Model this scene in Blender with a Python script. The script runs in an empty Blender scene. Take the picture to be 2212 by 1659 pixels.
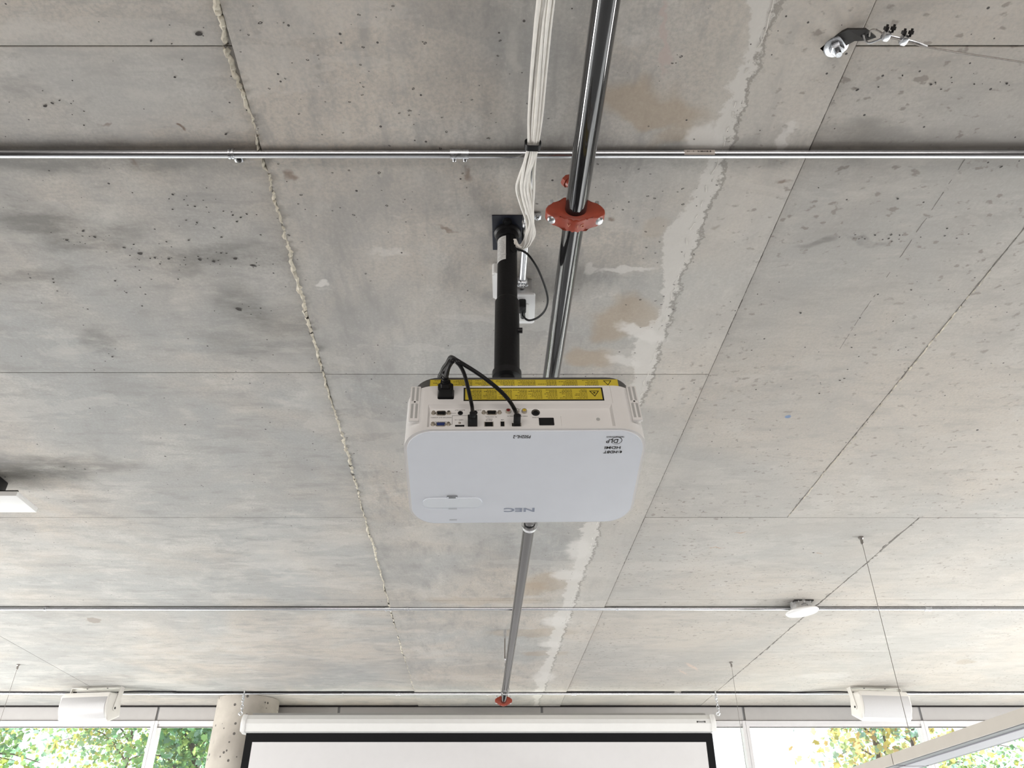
import bpy, bmesh, math, random
from mathutils import Vector, Matrix, Quaternion
from math import pi, sin, cos, radians

S = bpy.context.scene
COL = S.collection

# ------------------------------------------------------------------ camera, sky, sun, added area lamps, exposure
EYE = Vector((0.0, 0.0, 1.6))
cam_data = bpy.data.cameras.new('camera')
cam_data.sensor_width = 36.0
cam_data.lens = 36.0 * 1730.0 / 2212.0
cam_data.clip_start = 0.05
cam_data.clip_end = 200
cam = bpy.data.objects.new('camera', cam_data)
COL.objects.link(cam)
cam.location = EYE
cam.rotation_euler = (pi / 2 + math.atan(1116.0 / 1730.0), 0, 0)
S.camera = cam

world = bpy.data.worlds.new('sky')
S.world = world
world.use_nodes = True
bg = world.node_tree.nodes['Background']
bg.inputs['Color'].default_value = (0.93, 0.96, 1.0, 1)
bg.inputs['Strength'].default_value = 1.7

def add_light(name, kind, loc, rot, energy, color, sx=1, sy=1):
    d = bpy.data.lights.new(name, kind)
    d.energy = energy
    d.color = color
    if kind == 'AREA':
        d.shape = 'RECTANGLE'
        d.size, d.size_y = sx, sy
    o = bpy.data.objects.new(name, d)
    COL.objects.link(o)
    o.location = loc
    o.rotation_euler = rot
    return o

sun = add_light('sun', 'SUN', (0, 20, 20), (radians(-54), 0, radians(-20)), 22.0, (1.0, 0.975, 0.945))
sun.data.angle = radians(2)
# added area lamps imitating window light; side and back walls have no windows
add_light('daylight_front', 'AREA', (0, 7.0, 1.0), (radians(84), 0, radians(180)), 60, (0.95, 0.97, 1.0), 10.5, 1.7)
add_light('fill_left', 'AREA', (-5.85, 4.1, 1.2), (radians(84), 0, radians(-90)), 285, (1.0, 0.98, 0.955), 3.2, 1)
add_light('fill_right', 'AREA', (5.85, 3.7, 1.2), (radians(84), 0, radians(90)), 205, (1.0, 0.98, 0.955), 3.2, 1)
add_light('fill_back', 'AREA', (0.3, -4.8, 1.0), (radians(87), 0, radians(0)), 215, (1.0, 0.935, 0.885), 7, 1.3)

S.view_settings.view_transform = 'Standard'
S.view_settings.look = 'None'
S.view_settings.exposure = 0.14
S.view_settings.gamma = 1.0
S.view_settings.use_curve_mapping = False
S.cycles.max_bounces = 5
S.cycles.diffuse_bounces = 3
S.cycles.glossy_bounces = 3
S.cycles.transmission_bounces = 3
S.cycles.transparent_max_bounces = 10
S.cycles.caustics_reflective = False
S.cycles.caustics_refractive = False
S.cycles.sample_clamp_indirect = 6.0
S.cycles.use_adaptive_sampling = True
S.cycles.adaptive_threshold = 0.02

# ------------------------------------------------------------------ helpers
def thing(name, label, cat, loc=(0, 0, 0), group=None, matrix=None):
    o = bpy.data.objects.new(name, None)
    COL.objects.link(o)
    o.empty_display_size = 0.05
    m = matrix if matrix is not None else Matrix.Translation(loc)
    o.matrix_world = m
    o['label'] = label
    o['category'] = cat
    if group:
        o['group'] = group
    WM[o.name] = m.copy()
    return o

WM = {}

def link_mesh(name, me, mat, parent=None, local=False):
    o = bpy.data.objects.new(name, me)
    COL.objects.link(o)
    if mat is not None and len(me.materials) == 0:
        me.materials.append(mat)
    if parent is not None:
        o.parent = parent
        if not local and parent.name in WM:
            me.transform(WM[parent.name].inverted())
        WM[o.name] = WM.get(parent.name, Matrix())
    return o

def obj(name, bm, mat, parent=None, local=False, smooth=True, angle=35):
    bmesh.ops.recalc_face_normals(bm, faces=bm.faces[:])
    me = bpy.data.meshes.new(name)
    bm.to_mesh(me)
    bm.free()
    if smooth:
        me.polygons.foreach_set('use_smooth', [True] * len(me.polygons))
        try:
            me.set_sharp_from_angle(angle=radians(angle))
        except Exception:
            pass
    return link_mesh(name, me, mat, parent, local)

def tag(o, label, cat=None, group=None):
    o['label'] = label
    if cat:
        o['category'] = cat
    if group:
        o['group'] = group
    return o

def struct(name, bm, mat, smooth=False):
    o = obj(name, bm, mat, smooth=smooth)
    o['kind'] = 'structure'
    WM[o.name] = Matrix()
    return o

def B():
    return bmesh.new()

def box(bm, c, s, rot=None, bev=0.0, seg=2):
    m = Matrix.Translation(c)
    if rot is not None:
        m = m @ (rot.to_4x4() if isinstance(rot, (Quaternion, Matrix)) else rot)
    r = bmesh.ops.create_cube(bm, size=1, matrix=m @ Matrix.Diagonal((s[0], s[1], s[2], 1)))
    if bev > 0:
        vs = set(r['verts'])
        es = [e for e in bm.edges if e.verts[0] in vs and e.verts[1] in vs]
        bmesh.ops.bevel(bm, geom=es, offset=bev, segments=seg, profile=0.5, affect='EDGES')

def frame(d):
    d = Vector(d).normalized()
    a = Vector((0, 0, 1)) if abs(d.z) < 0.9 else Vector((1, 0, 0))
    u = d.cross(a).normalized()
    return u, d.cross(u).normalized(), d

def cyl(bm, p0, p1, r, seg=16, r2=None, cap=True):
    p0, p1 = Vector(p0), Vector(p1)
    u, v, d = frame(p1 - p0)
    r2 = r if r2 is None else r2
    A = [bm.verts.new(p0 + r * (cos(t) * u + sin(t) * v)) for t in [2 * pi * i / seg for i in range(seg)]]
    Z = [bm.verts.new(p1 + r2 * (cos(t) * u + sin(t) * v)) for t in [2 * pi * i / seg for i in range(seg)]]
    for i in range(seg):
        j = (i + 1) % seg
        bm.faces.new((A[i], A[j], Z[j], Z[i]))
    if cap:
        bm.faces.new(A[::-1])
        bm.faces.new(Z)

def lathe(bm, base, axis, prof, seg=24):
    """prof: list of (radius, height along axis)"""
    base = Vector(base)
    u, v, d = frame(axis)
    rings = []
    for r, h in prof:
        rings.append([bm.verts.new(base + d * h + max(r, 1e-5) * (cos(2 * pi * i / seg) * u + sin(2 * pi * i / seg) * v)) for i in range(seg)])
    for a, b in zip(rings, rings[1:]):
        for i in range(seg):
            j = (i + 1) % seg
            bm.faces.new((a[i], a[j], b[j], b[i]))
    bm.faces.new(rings[0][::-1])
    bm.faces.new(rings[-1])

def smooth_path(pts, n=8):
    P = [Vector(p) for p in pts]
    if len(P) < 3:
        return P
    out = []
    Q = [P[0] * 2 - P[1]] + P + [P[-1] * 2 - P[-2]]
    for i in range(1, len(Q) - 2):
        a, b, c, d = Q[i - 1], Q[i], Q[i + 1], Q[i + 2]
        for k in range(n):
            t = k / n
            out.append(0.5 * ((2 * b) + (c - a) * t + (2 * a - 5 * b + 4 * c - d) * t * t + (3 * b - a - 3 * c + d) * t ** 3))
    out.append(P[-1])
    return out

def tube(bm, pts, r, seg=8, cap=True):
    P = [Vector(p) for p in pts]
    n = len(P)
    rr = r if callable(r) else (lambda t: r)
    rings = []
    u = None
    for i, p in enumerate(P):
        d = (P[min(i + 1, n - 1)] - P[max(i - 1, 0)]).normalized()
        if u is None:
            u = frame(d)[0]
        u = (u - d * u.dot(d)).normalized()
        v = d.cross(u)
        q = rr(i / (n - 1))
        rings.append([bm.verts.new(p + q * (cos(2 * pi * k / seg) * u + sin(2 * pi * k / seg) * v)) for k in range(seg)])
    for a, b in zip(rings, rings[1:]):
        for i in range(seg):
            j = (i + 1) % seg
            bm.faces.new((a[i], a[j], b[j], b[i]))
    if cap:
        bm.faces.new(rings[0][::-1])
        bm.faces.new(rings[-1])

def prism(bm, outline, o, u, v, w, h0, h1, bev=0.0, seg=2):
    """outline in (u,v) plane through o, extruded along w from h0 to h1"""
    o, u, v, w = Vector(o), Vector(u), Vector(v), Vector(w)
    A = [bm.verts.new(o + u * a + v * b + w * h0) for a, b in outline]
    Z = [bm.verts.new(o + u * a + v * b + w * h1) for a, b in outline]
    n = len(A)
    bm.faces.new(A[::-1])
    top = bm.faces.new(Z)
    for i in range(n):
        j = (i + 1) % n
        bm.faces.new((A[i], A[j], Z[j], Z[i]))
    if bev > 0:
        es = list(top.edges)
        bmesh.ops.bevel(bm, geom=es, offset=bev, segments=seg, profile=0.5, affect='EDGES')

def rrect(x0, y0, x1, y1, r, n=6):
    out = []
    for cx, cy, a0 in ((x1 - r, y1 - r, 0), (x0 + r, y1 - r, 90), (x0 + r, y0 + r, 180), (x1 - r, y0 + r, 270)):
        for i in range(n + 1):
            a = radians(a0 + 90 * i / n)
            out.append((cx + r * cos(a), cy + r * sin(a)))
    return out

def ellipse(cx, cy, a, b, n=32):
    return [(cx + a * cos(2 * pi * i / n), cy + b * sin(2 * pi * i / n)) for i in range(n)]

def ring_prism(bm, outer, inner, o, u, v, w, h0, h1):
    o, u, v, w = Vector(o), Vector(u), Vector(v), Vector(w)
    n = len(outer)
    L = [[bm.verts.new(o + u * a + v * b + w * h) for a, b in pts] for pts in (outer, inner) for h in (h0, h1)]
    o0, o1, i0, i1 = L
    for k in range(n):
        j = (k + 1) % n
        bm.faces.new((o0[k], o0[j], o1[j], o1[k]))
        bm.faces.new((i0[j], i0[k], i1[k], i1[j]))
        bm.faces.new((o1[k], o1[j], i1[j], i1[k]))
        bm.faces.new((o0[j], o0[k], i0[k], i0[j]))

def text_mesh(name, body, size, matrix, mat, parent, sx=1.0, shear=0.0, align='CENTER', ext=0.0001, offset=0.0):
    cu = bpy.data.curves.new(name, 'FONT')
    cu.body = body
    cu.size = size
    cu.align_x = align
    cu.align_y = 'CENTER'
    cu.extrude = ext
    cu.shear = shear
    cu.offset = offset
    cu.resolution_u = 3
    t = bpy.data.objects.new(name, cu)
    COL.objects.link(t)
    bpy.context.view_layer.update()
    dg = bpy.context.evaluated_depsgraph_get()
    me = bpy.data.meshes.new_from_object(t.evaluated_get(dg))
    bpy.data.objects.remove(t)
    me.materials.clear()
    me.transform(matrix @ Matrix.Diagonal((sx, 1, 1, 1)))
    me.name = name
    return link_mesh(name, me, mat, parent, local=True)

def boolean_cut(o, cutters):
    for c in cutters:
        m = o.modifiers.new('cut', 'BOOLEAN')
        m.operation = 'DIFFERENCE'
        m.object = c
        m.solver = 'EXACT'
    bpy.context.view_layer.update()
    dg = bpy.context.evaluated_depsgraph_get()
    me = bpy.data.meshes.new_from_object(o.evaluated_get(dg))
    o.modifiers.clear()
    old = o.data
    o.data = me
    bpy.data.meshes.remove(old)
    for c in cutters:
        bpy.data.objects.remove(c)

# ------------------------------------------------------------------ materials
def material(name):
    m = bpy.data.materials.new(name)
    m.use_nodes = True
    return m, m.node_tree.nodes, m.node_tree.links, m.node_tree.nodes['Principled BSDF']

def plain(name, col, rough=0.5, metal=0.0, var=0.06, scale=20.0, bump=0.0, spec=0.5):
    """colour with a little noise in tone and roughness"""
    m, N, L, P = material(name)
    P.inputs['Roughness'].default_value = rough
    P.inputs['Metallic'].default_value = metal
    P.inputs['Specular IOR Level'].default_value = spec
    g = N.new('ShaderNodeNewGeometry')
    n = N.new('ShaderNodeTexNoise')
    n.inputs['Scale'].default_value = scale
    n.inputs['Detail'].default_value = 5
    L.new(g.outputs['Position'], n.inputs['Vector'])
    r = N.new('ShaderNodeMapRange')
    r.inputs['From Min'].default_value = 0.3
    r.inputs['From Max'].default_value = 0.7
    r.inputs['To Min'].default_value = 1 - var
    r.inputs['To Max'].default_value = 1 + var
    L.new(n.outputs['Fac'], r.inputs['Value'])
    x = N.new('ShaderNodeVectorMath')
    x.operation = 'SCALE'
    x.inputs[0].default_value = col
    L.new(r.outputs['Result'], x.inputs['Scale'])
    L.new(x.outputs['Vector'], P.inputs['Base Color'])
    if bump > 0:
        b = N.new('ShaderNodeBump')
        b.inputs['Strength'].default_value = bump
        b.inputs['Distance'].default_value = 0.002
        L.new(n.outputs['Fac'], b.inputs['Height'])
        L.new(b.outputs['Normal'], P.inputs['Normal'])
    return m

class G:
    """small node-graph builder"""
    def __init__(s, m):
        s.N, s.L = m.node_tree.nodes, m.node_tree.links
    def put(s, sock, v):
        if hasattr(v, 'is_output'):
            s.L.new(v, sock)
        elif v is not None:
            sock.default_value = v
    def math(s, op, a, b=None, c=None, clamp=False):
        n = s.N.new('ShaderNodeMath')
        n.operation = op
        n.use_clamp = clamp
        for i, v in enumerate((a, b, c)):
            s.put(n.inputs[i], v)
        return n.outputs[0]
    def vec(s, op, a, b=None, scale=None):
        n = s.N.new('ShaderNodeVectorMath')
        n.operation = op
        s.put(n.inputs[0], a)
        if b is not None:
            s.put(n.inputs[1], b)
        if scale is not None:
            s.put(n.inputs['Scale'], scale)
        return n.outputs['Value'] if op in ('LENGTH', 'DOT_PRODUCT', 'DISTANCE') else n.outputs['Vector']
    def noise(s, v, scale, detail=4, rough=0.55, dist=0.0, out='Fac'):
        n = s.N.new('ShaderNodeTexNoise')
        s.put(n.inputs['Vector'], v)
        n.inputs['Scale'].default_value = scale
        n.inputs['Detail'].default_value = detail
        n.inputs['Roughness'].default_value = rough
        n.inputs['Distortion'].default_value = dist
        return n.outputs[out]
    def ramp(s, v, a, b, lo=0.0, hi=1.0, smooth=True):
        n = s.N.new('ShaderNodeMapRange')
        n.interpolation_type = 'SMOOTHSTEP' if smooth else 'LINEAR'
        s.put(n.inputs['Value'], v)
        n.inputs['From Min'].default_value = a
        n.inputs['From Max'].default_value = b
        n.inputs['To Min'].default_value = lo
        n.inputs['To Max'].default_value = hi
        return n.outputs['Result']
    def mix(s, f, a, b, mode='MIX'):
        n = s.N.new('ShaderNodeMix')
        n.data_type = 'RGBA'
        n.blend_type = mode
        s.put(n.inputs[0], f)
        s.put(n.inputs[6], a if hasattr(a, 'is_output') else (*a, 1))
        s.put(n.inputs[7], b if hasattr(b, 'is_output') else (*b, 1))
        return n.outputs[2]
    def voronoi(s, v, scale, out='Distance'):
        n = s.N.new('ShaderNodeTexVoronoi')
        s.put(n.inputs['Vector'], v)
        n.inputs['Scale'].default_value = scale
        return n.outputs[out]

JS = -0.0408            # the formwork runs a little askew to the window wall
def jx(x0, y):          # x of the joint whose line starts at x0 (at y = 0)
    return x0 + JS * y

def concrete_ceiling(name, qa, qb, lime_on, freckles_on):
    """board of the soffit between joint lines qa and qb: only the stains and painted shade that lie on it are built"""
    m, N, L, P = material(name)
    g = G(m)
    geo = N.new('ShaderNodeNewGeometry')
    pos = geo.outputs['Position']
    sep = N.new('ShaderNodeSeparateXYZ')
    L.new(pos, sep.inputs[0])
    X, Y = sep.outputs[0], sep.outputs[1]
    Q = g.math('MULTIPLY_ADD', Y, -JS, X)
    wn = g.noise(pos, 7, 2, out='Color')
    warp = g.vec('ADD', pos, g.vec('SCALE', g.vec('SUBTRACT', wn, (0.5, 0.5, 0.5)), scale=0.16))
    wf = g.noise(pos, 30, 2, 0.65, out='Color')
    warp2 = g.vec('ADD', pos, g.vec('SCALE', g.vec('SUBTRACT', wf, (0.5, 0.5, 0.5)), scale=0.05))
    # clouds of grey and beige
    n1 = g.noise(pos, 1.1, 4, 0.6, 0.6)
    n2 = g.noise(pos, 3.6, 5, 0.62, 0.4)
    grain = (1.0, 0.35, 1) if lime_on else (0.38, 1.0, 1)
    brush = (1.0, 0.10, 1) if lime_on else (0.14, 1.0, 1)
    n3 = g.noise(g.vec('MULTIPLY', pos, grain), 17, 4, 0.68)
    streak = g.noise(g.vec('MULTIPLY', pos, brush), 55, 3, 0.62)
    fine = g.noise(pos, 130, 3, 0.7)
    col = g.mix(g.ramp(n1, 0.36, 0.64), (0.375, 0.378, 0.368), (0.485, 0.440, 0.388))
    col = g.mix(g.ramp(n2, 0.52, 0.70, 0, 0.55), col, (0.31, 0.305, 0.295))
    col = g.mix(g.ramp(n2, 0.47, 0.32, 0, 0.60), col, (0.52, 0.505, 0.475))
    col = g.mix(g.ramp(n3, 0.50, 0.70, 0, 0.60), col, (0.28, 0.272, 0.26))
    col = g.mix(g.ramp(streak, 0.54, 0.72, 0, 0.34), col, (0.30, 0.295, 0.285))
    col = g.mix(g.ramp(fine, 0.42, 0.68, 0, 0.55), col, (0.33, 0.32, 0.305))
    col = g.mix(g.ramp(fine, 0.44, 0.26, 0, 0.30), col, (0.60, 0.585, 0.56))
    col = g.mix(g.ramp(n3, 0.46, 0.30, 0, 0.40), col, (0.54, 0.515, 0.475))
    tide = g.noise(g.vec('MULTIPLY', pos, (0.55, 1.0, 1)), 2.0, 6, 0.62, 0.5)
    col = g.mix(g.ramp(tide, 0.535, 0.55, 0, 0.22), col, (0.29, 0.285, 0.275))
    tide2 = g.noise(g.vec('MULTIPLY', g.vec('ADD', pos, (7, 3, 0)), (0.6, 1.3, 1)), 3.2, 6, 0.64, 0.4)
    col = g.mix(g.ramp(tide2, 0.56, 0.575, 0, 0.22), col, (0.56, 0.54, 0.51))
    # the right-hand panels are warmer and freckled
    if freckles_on:
        right = g.ramp(Q, 0.44, 0.56) if lime_on else 1.0
        col = g.mix(g.math('MULTIPLY', right, 0.36), col, (0.555, 0.52, 0.475))
        fr = g.noise(g.vec('MULTIPLY', pos, (1, 1.25, 1)), 38, 3, 0.5)
        frz = g.ramp(g.noise(pos, 2.2, 3), 0.36, 0.58)
        fmask = g.math('MULTIPLY', g.math('MULTIPLY', g.ramp(fr, 0.610, 0.70, 0, 0.66), frz), right)
        col = g.mix(fmask, col, (0.245, 0.215, 0.19))
    # soft stains, and cast shade painted in as dark blobs: (x, y, rx, ry, rotation, colour, strength)
    def blob(src, p, rx, ry, rot, c, k, soft=0.35):
        nonlocal col
        q = p[0] - JS * p[1]
        if q + rx + 0.1 < qa or q - rx - 0.1 > qb:
            return
        mp = N.new('ShaderNodeMapping')
        mp.vector_type = 'TEXTURE'
        mp.inputs['Location'].default_value = (p[0], p[1], 2.9)
        mp.inputs['Rotation'].default_value = (0, 0, radians(rot))
        mp.inputs['Scale'].default_value = (rx, ry, 1)
        L.new(src, mp.inputs['Vector'])
        d = g.vec('LENGTH', mp.outputs[0])
        mask = g.ramp(d, 1.0, soft, 0, k)
        if c is dark:
            mask = g.math('MULTIPLY', mask, dirt_and_shade)
        col = g.mix(mask, col, c)
    dark = (0.15, 0.145, 0.135)
    dirt_and_shade = g.ramp(n3, 0.36, 0.60, 0.45, 1.25)  # mottles the stains and the painted shade alike
    rust = (0.14, 0.085, 0.055)
    tan = (0.36, 0.285, 0.205)
    white = (0.63, 0.61, 0.58)
    for px in (
        ((-1.1042, 1.3346, 2.9), .14, .10, 0, .55), ((-0.9837, 1.3723, 2.9), .16, .06, -12, .45), ((-0.7521, 1.4519, 2.9), .18, .05, -4, .42),
        ((-0.6097, 1.4601, 2.9), .13, .05, 0, .30), ((-0.708, 1.6486, 2.9), .12, .11, 0, .40), ((-0.6235, 1.6981, 2.9), .13, .12, 10, .28),
        ((-1.1434, 1.8034, 2.9), .07, .10, 25, .45), ((-1.1824, 1.511, 2.9), .16, .05, -12, .35), ((-0.7392, 1.8034, 2.9), .16, .14, 0, .25),
        ((-1.739, 2.5842, 2.9), .34, .13, 0, .50), ((-1.4988, 2.5299, 2.9), .25, .08, 0, .32), ((-0.603, 1.8255, 2.9), .10, .12, 0, .22),  # first two: shadow cast by the hanging panel, painted into the concrete
        ((0.1205, 1.5462, 2.9), .10, .09, 0, .28), ((0.2214, 1.511, 2.9), .12, .06, 0, .25), ((0.1031, 1.1087, 2.9), .22, .05, 0, .25),  # last one: shade beside the nearest conduit, painted in
        ((0.7073, 1.3878, 2.9), .05, .025, 0, .40), ((0.8395, 1.3801, 2.9), .09, .012, 0, .40), ((0.5619, 1.1087, 2.9), .40, .05, 0, .30),  # last one: more of the conduit's shade put into the colour
        ((-0.9337, 1.1513, 2.9), .45, .05, 0, .28), ((-2.917, 5.7897, 2.9), .5, .16, 0, .2)):  # dark band along the nearest conduit, faint patch by the left loudspeaker
        blob(warp, px[0], px[1], px[2], px[3], dark, px[4])
    for px in (
        ((-0.6604, 1.0657, 2.9), .013, .009, 20, .8), ((-0.47, 1.1855, 2.9), .022, .020, 70, .6), ((-0.0964, 1.1855, 2.9), .012, .030, 0, .55),
        ((-0.1501, 1.3526, 2.9), .030, .008, 30, .55), ((0.2265, 1.3199, 2.9), .014, .012, 0, .6), ((0.5801, 1.2063, 2.9), .020, .010, 0, .6),
        ((-0.811, 1.0566, 2.9), .020, .006, -12, .5), ((-0.7863, 1.1451, 2.9), .010, .04, 10, .4), ((0.4698, 1.3496, 2.9), .014, .012, 0, .4)):
        blob(warp2, px[0], px[1], px[2], px[3], rust, px[4], 0.2)
    for px in (
        ((0.2762, 1.0018, 2.9), .17, .055, 10, .60), ((0.3391, 1.0794, 2.9), .10, .045, 0, .45), ((0.2945, 1.6981, 2.9), .10, .11, -20, .62),
        ((0.2346, 1.8593, 2.9), .10, .07, 20, .60), ((0.1658, 3.7738, 2.9), .16, .16, 0, .50), ((0.0893, 3.8763, 2.9), .12, .12, 0, .45),
        ((0.1173, 4.6479, 2.9), .32, .10, 0, .40), ((0.2138, 5.1089, 2.9), .18, .07, 0, .42), ((-0.1332, 4.0575, 2.9), .40, .07, 0, .32),
        ((2.938, 5.3396, 2.9), .06, .09, 0, .35), ((0.3156, 1.3346, 2.9), .05, .05, 0, .35)):
        blob(warp, px[0], px[1], px[2], px[3], tan, px[4], 0.55)
    # white lime bleeding along the crack
    if lime_on:
        qf = g.math('ADD', g.math('MULTIPLY', g.math('SUBTRACT', g.noise(pos, 24, 5, 0.72), 0.5), 0.075), Q)
        wob = g.math('MULTIPLY', g.math('SUBTRACT', g.noise(g.vec('MULTIPLY', pos, (0.2, 1, 1)), 2.2, 3), 0.5), 0.05)
        qf = g.math('ADD', qf, wob)
        wid = g.ramp(g.noise(g.vec('MULTIPLY', pos, (0.15, 1, 1)), 2.6, 4, 0.6), 0.36, 0.70, 0.022, 0.105, False)
        edge = g.math('SUBTRACT', g.math('SUBTRACT', 0.480, qf), wid)          # < 0 inside the bleed
        lime = g.math('MULTIPLY', g.ramp(edge, 0.004, -0.006), g.ramp(qf, 0.492, 0.482))
        col = g.mix(g.math('MULTIPLY', lime, 0.78), col, white)
        halo = g.math('MULTIPLY', g.ramp(edge, 0.09, 0.0), g.ramp(qf, 0.56, 0.49))
        col = g.mix(g.math('MULTIPLY', halo, 0.25), col, (0.55, 0.53, 0.49))
        rim = g.math('MULTIPLY', g.ramp(qf, 0.484, 0.490), g.ramp(qf, 0.498, 0.493))
        col = g.mix(g.math('MULTIPLY', rim, 0.55), col, (0.20, 0.185, 0.165))
    for px in (
        ((0.3508, 1.7497, 2.9), .10, .035, 30, .85), ((0.3225, 1.8824, 2.9), .07, .03, 20, .6), ((0.276, 1.4904, 2.9), .09, .012, 0, .7),
        ((0.3892, 1.0969, 2.9), .05, .05, 0, .8), ((0.2929, 3.3493, 2.9), .07, .16, 0, .8), ((0.2609, 3.6758, 2.9), .10, .09, 0, .8),
        ((0.2402, 4.4213, 2.9), .10, .12, 0, .75), ((0.2339, 4.8948, 2.9), .09, .09, 0, .7), ((0.2199, 5.7214, 2.9), .10, .20, 0, .7),
        ((-0.4726, 1.5462, 2.9), .022, .016, 0, .75), ((0.549, 1.0969, 2.9), .016, .045, -12, .55), ((0.5577, 1.0622, 2.9), .012, .02, 0, .5),
        ((0.1908, 1.4853, 2.9), .015, .03, 0, .5), ((-0.2928, 1.4274, 2.9), .06, .02, 0, .35), ((2.1477, 5.7214, 2.9), .22, .12, 0, .35)):
        blob(warp2, px[0], px[1], px[2], px[3], white, px[4], 0.5)
    blob(warp2, (0.2738, 0.8641, 2.9), .010, .10, -9, (0.45, 0.38, 0.35), .8, 0.5)
    for px in (((0.8968, 3.3383, 2.9), .05, .006, 0, .7), ((0.9607, 3.165, 2.9), .05, .006, -5, .5), ((1.3687, 3.4051, 2.9), .04, .007, 20, .4)):
        blob(warp2, px[0], px[1], px[2], px[3], (0.40, 0.22, 0.10), px[4], 0.2)
    for px in (((1.1905, 5.4619, 2.9), .020, .16, -30, .6), ((1.1567, 5.6151, 2.9), .014, .13, -30, .5)):
        blob(warp2, px[0], px[1], px[2], px[3], (0.66, 0.52, 0.43), px[4], 0.3)
    blob(pos, (0.8819, 2.2077, 2.9), .012, .012, 0, (0.16, 0.27, 0.48), .8, 0.6)
    blob(warp2, (-2.3071, 4.4213, 2.9), .040, .06, 30, (0.27, 0.24, 0.21), .8, 0.8)
    # air holes
    def pits(scale, thr, gate_scale, lo, hi):
        d = g.voronoi(pos, scale)
        rnd = N.new('ShaderNodeSeparateColor')
        L.new(g.voronoi(pos, scale, 'Color'), rnd.inputs[0])
        sz = g.math('MULTIPLY', g.ramp(rnd.outputs[0], 0.45, 1.0, 0, 1, False), thr)
        hit = g.math('LESS_THAN', d, sz)
        gate = g.ramp(g.noise(pos, gate_scale, 3), lo, hi)
        return g.math('MULTIPLY', hit, g.math('GREATER_THAN', gate, rnd.outputs[1]))
    p1 = pits(46, 0.13, 2.3, 0.34, 0.66)
    p2 = pits(15, 0.070, 2.9, 0.42, 0.80)
    col = g.mix(p1, col, (0.09, 0.085, 0.08))
    col = g.mix(p2, col, (0.05, 0.047, 0.045))
    oi = N.new('ShaderNodeObjectInfo')
    col = g.mix(1.0, col, g.vec('SCALE', (1, 1, 1), scale=g.ramp(oi.outputs['Random'], 0, 1, 0.95, 1.04, False)), 'MULTIPLY')
    L.new(col, P.inputs['Base Color'])
    P.inputs['Roughness'].default_value = 0.78
    P.inputs['Specular IOR Level'].default_value = 0.3
    h = g.noise(pos, 45, 2, 0.6)
    b = N.new('ShaderNodeBump')
    b.inputs['Strength'].default_value = 0.30
    b.inputs['Distance'].default_value = 0.004
    L.new(h, b.inputs['Height'])
    L.new(b.outputs['Normal'], P.inputs['Normal'])
    return m

def column_concrete():
    m, N, L, P = material('column_concrete')
    g = G(m)
    pos = N.new('ShaderNodeNewGeometry').outputs['Position']
    col = g.mix(g.ramp(g.noise(pos, 2.4, 6), 0.35, 0.65), (0.40, 0.365, 0.32), (0.56, 0.52, 0.46))
    col = g.mix(g.ramp(g.noise(pos, 9, 5), 0.56, 0.72, 0, 0.5), col, (0.30, 0.28, 0.25))
    d = g.voronoi(pos, 13)
    col = g.mix(g.math('LESS_THAN', d, 0.13), col, (0.12, 0.11, 0.10))
    L.new(col, P.inputs['Base Color'])
    P.inputs['Roughness'].default_value = 0.8
    return m

def brushed(name, col, rough, stretch=(1, 1, 1), scale=60, lo=0.75, hi=1.15, metal=1.0):
    m, N, L, P = material(name)
    g = G(m)
    pos = N.new('ShaderNodeNewGeometry').outputs['Position']
    n = g.noise(g.vec('MULTIPLY', pos, stretch), scale, 5, 0.6)
    f = g.ramp(n, 0.3, 0.7, lo, hi, False)
    L.new(g.vec('SCALE', col, scale=f), P.inputs['Base Color'])
    L.new(g.ramp(n, 0.3, 0.7, rough * 0.75, rough * 1.35, False), P.inputs['Roughness'])
    P.inputs['Metallic'].default_value = metal
    return m

def pipe_steel():
    m, N, L, P = material('black_mill_steel')
    g = G(m)
    pos = N.new('ShaderNodeNewGeometry').outputs['Position']
    n = g.noise(pos, 38, 6, 0.65)
    n2 = g.noise(g.vec('MULTIPLY', pos, (1, 0.25, 1)), 90, 4, 0.6)
    f = g.math('MAXIMUM', g.ramp(n, 0.62, 0.74), g.ramp(n2, 0.70, 0.80))
    L.new(g.mix(g.math('MULTIPLY', f, 0.5), (0.016, 0.016, 0.017), (0.075, 0.068, 0.06)), P.inputs['Base Color'])
    L.new(g.math('MULTIPLY_ADD', f, 0.30, 0.06), P.inputs['Roughness'])
    P.inputs['Metallic'].default_value = 0.0
    P.inputs['Specular IOR Level'].default_value = 0.75
    return m

def glass_mat():
    m, N, L, P = material('window_glass')
    N.remove(P)
    out = [n for n in N if n.type == 'OUTPUT_MATERIAL'][0]
    t = N.new('ShaderNodeBsdfTransparent')
    t.inputs[0].default_value = (0.97, 0.985, 0.98, 1)
    gl = N.new('ShaderNodeBsdfGlossy')
    gl.inputs['Roughness'].default_value = 0.02
    mx = N.new('ShaderNodeMixShader')
    mx.inputs[0].default_value = 0.05
    L.new(t.outputs[0], mx.inputs[1])
    L.new(gl.outputs[0], mx.inputs[2])
    L.new(mx.outputs[0], out.inputs[0])
    return m

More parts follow.
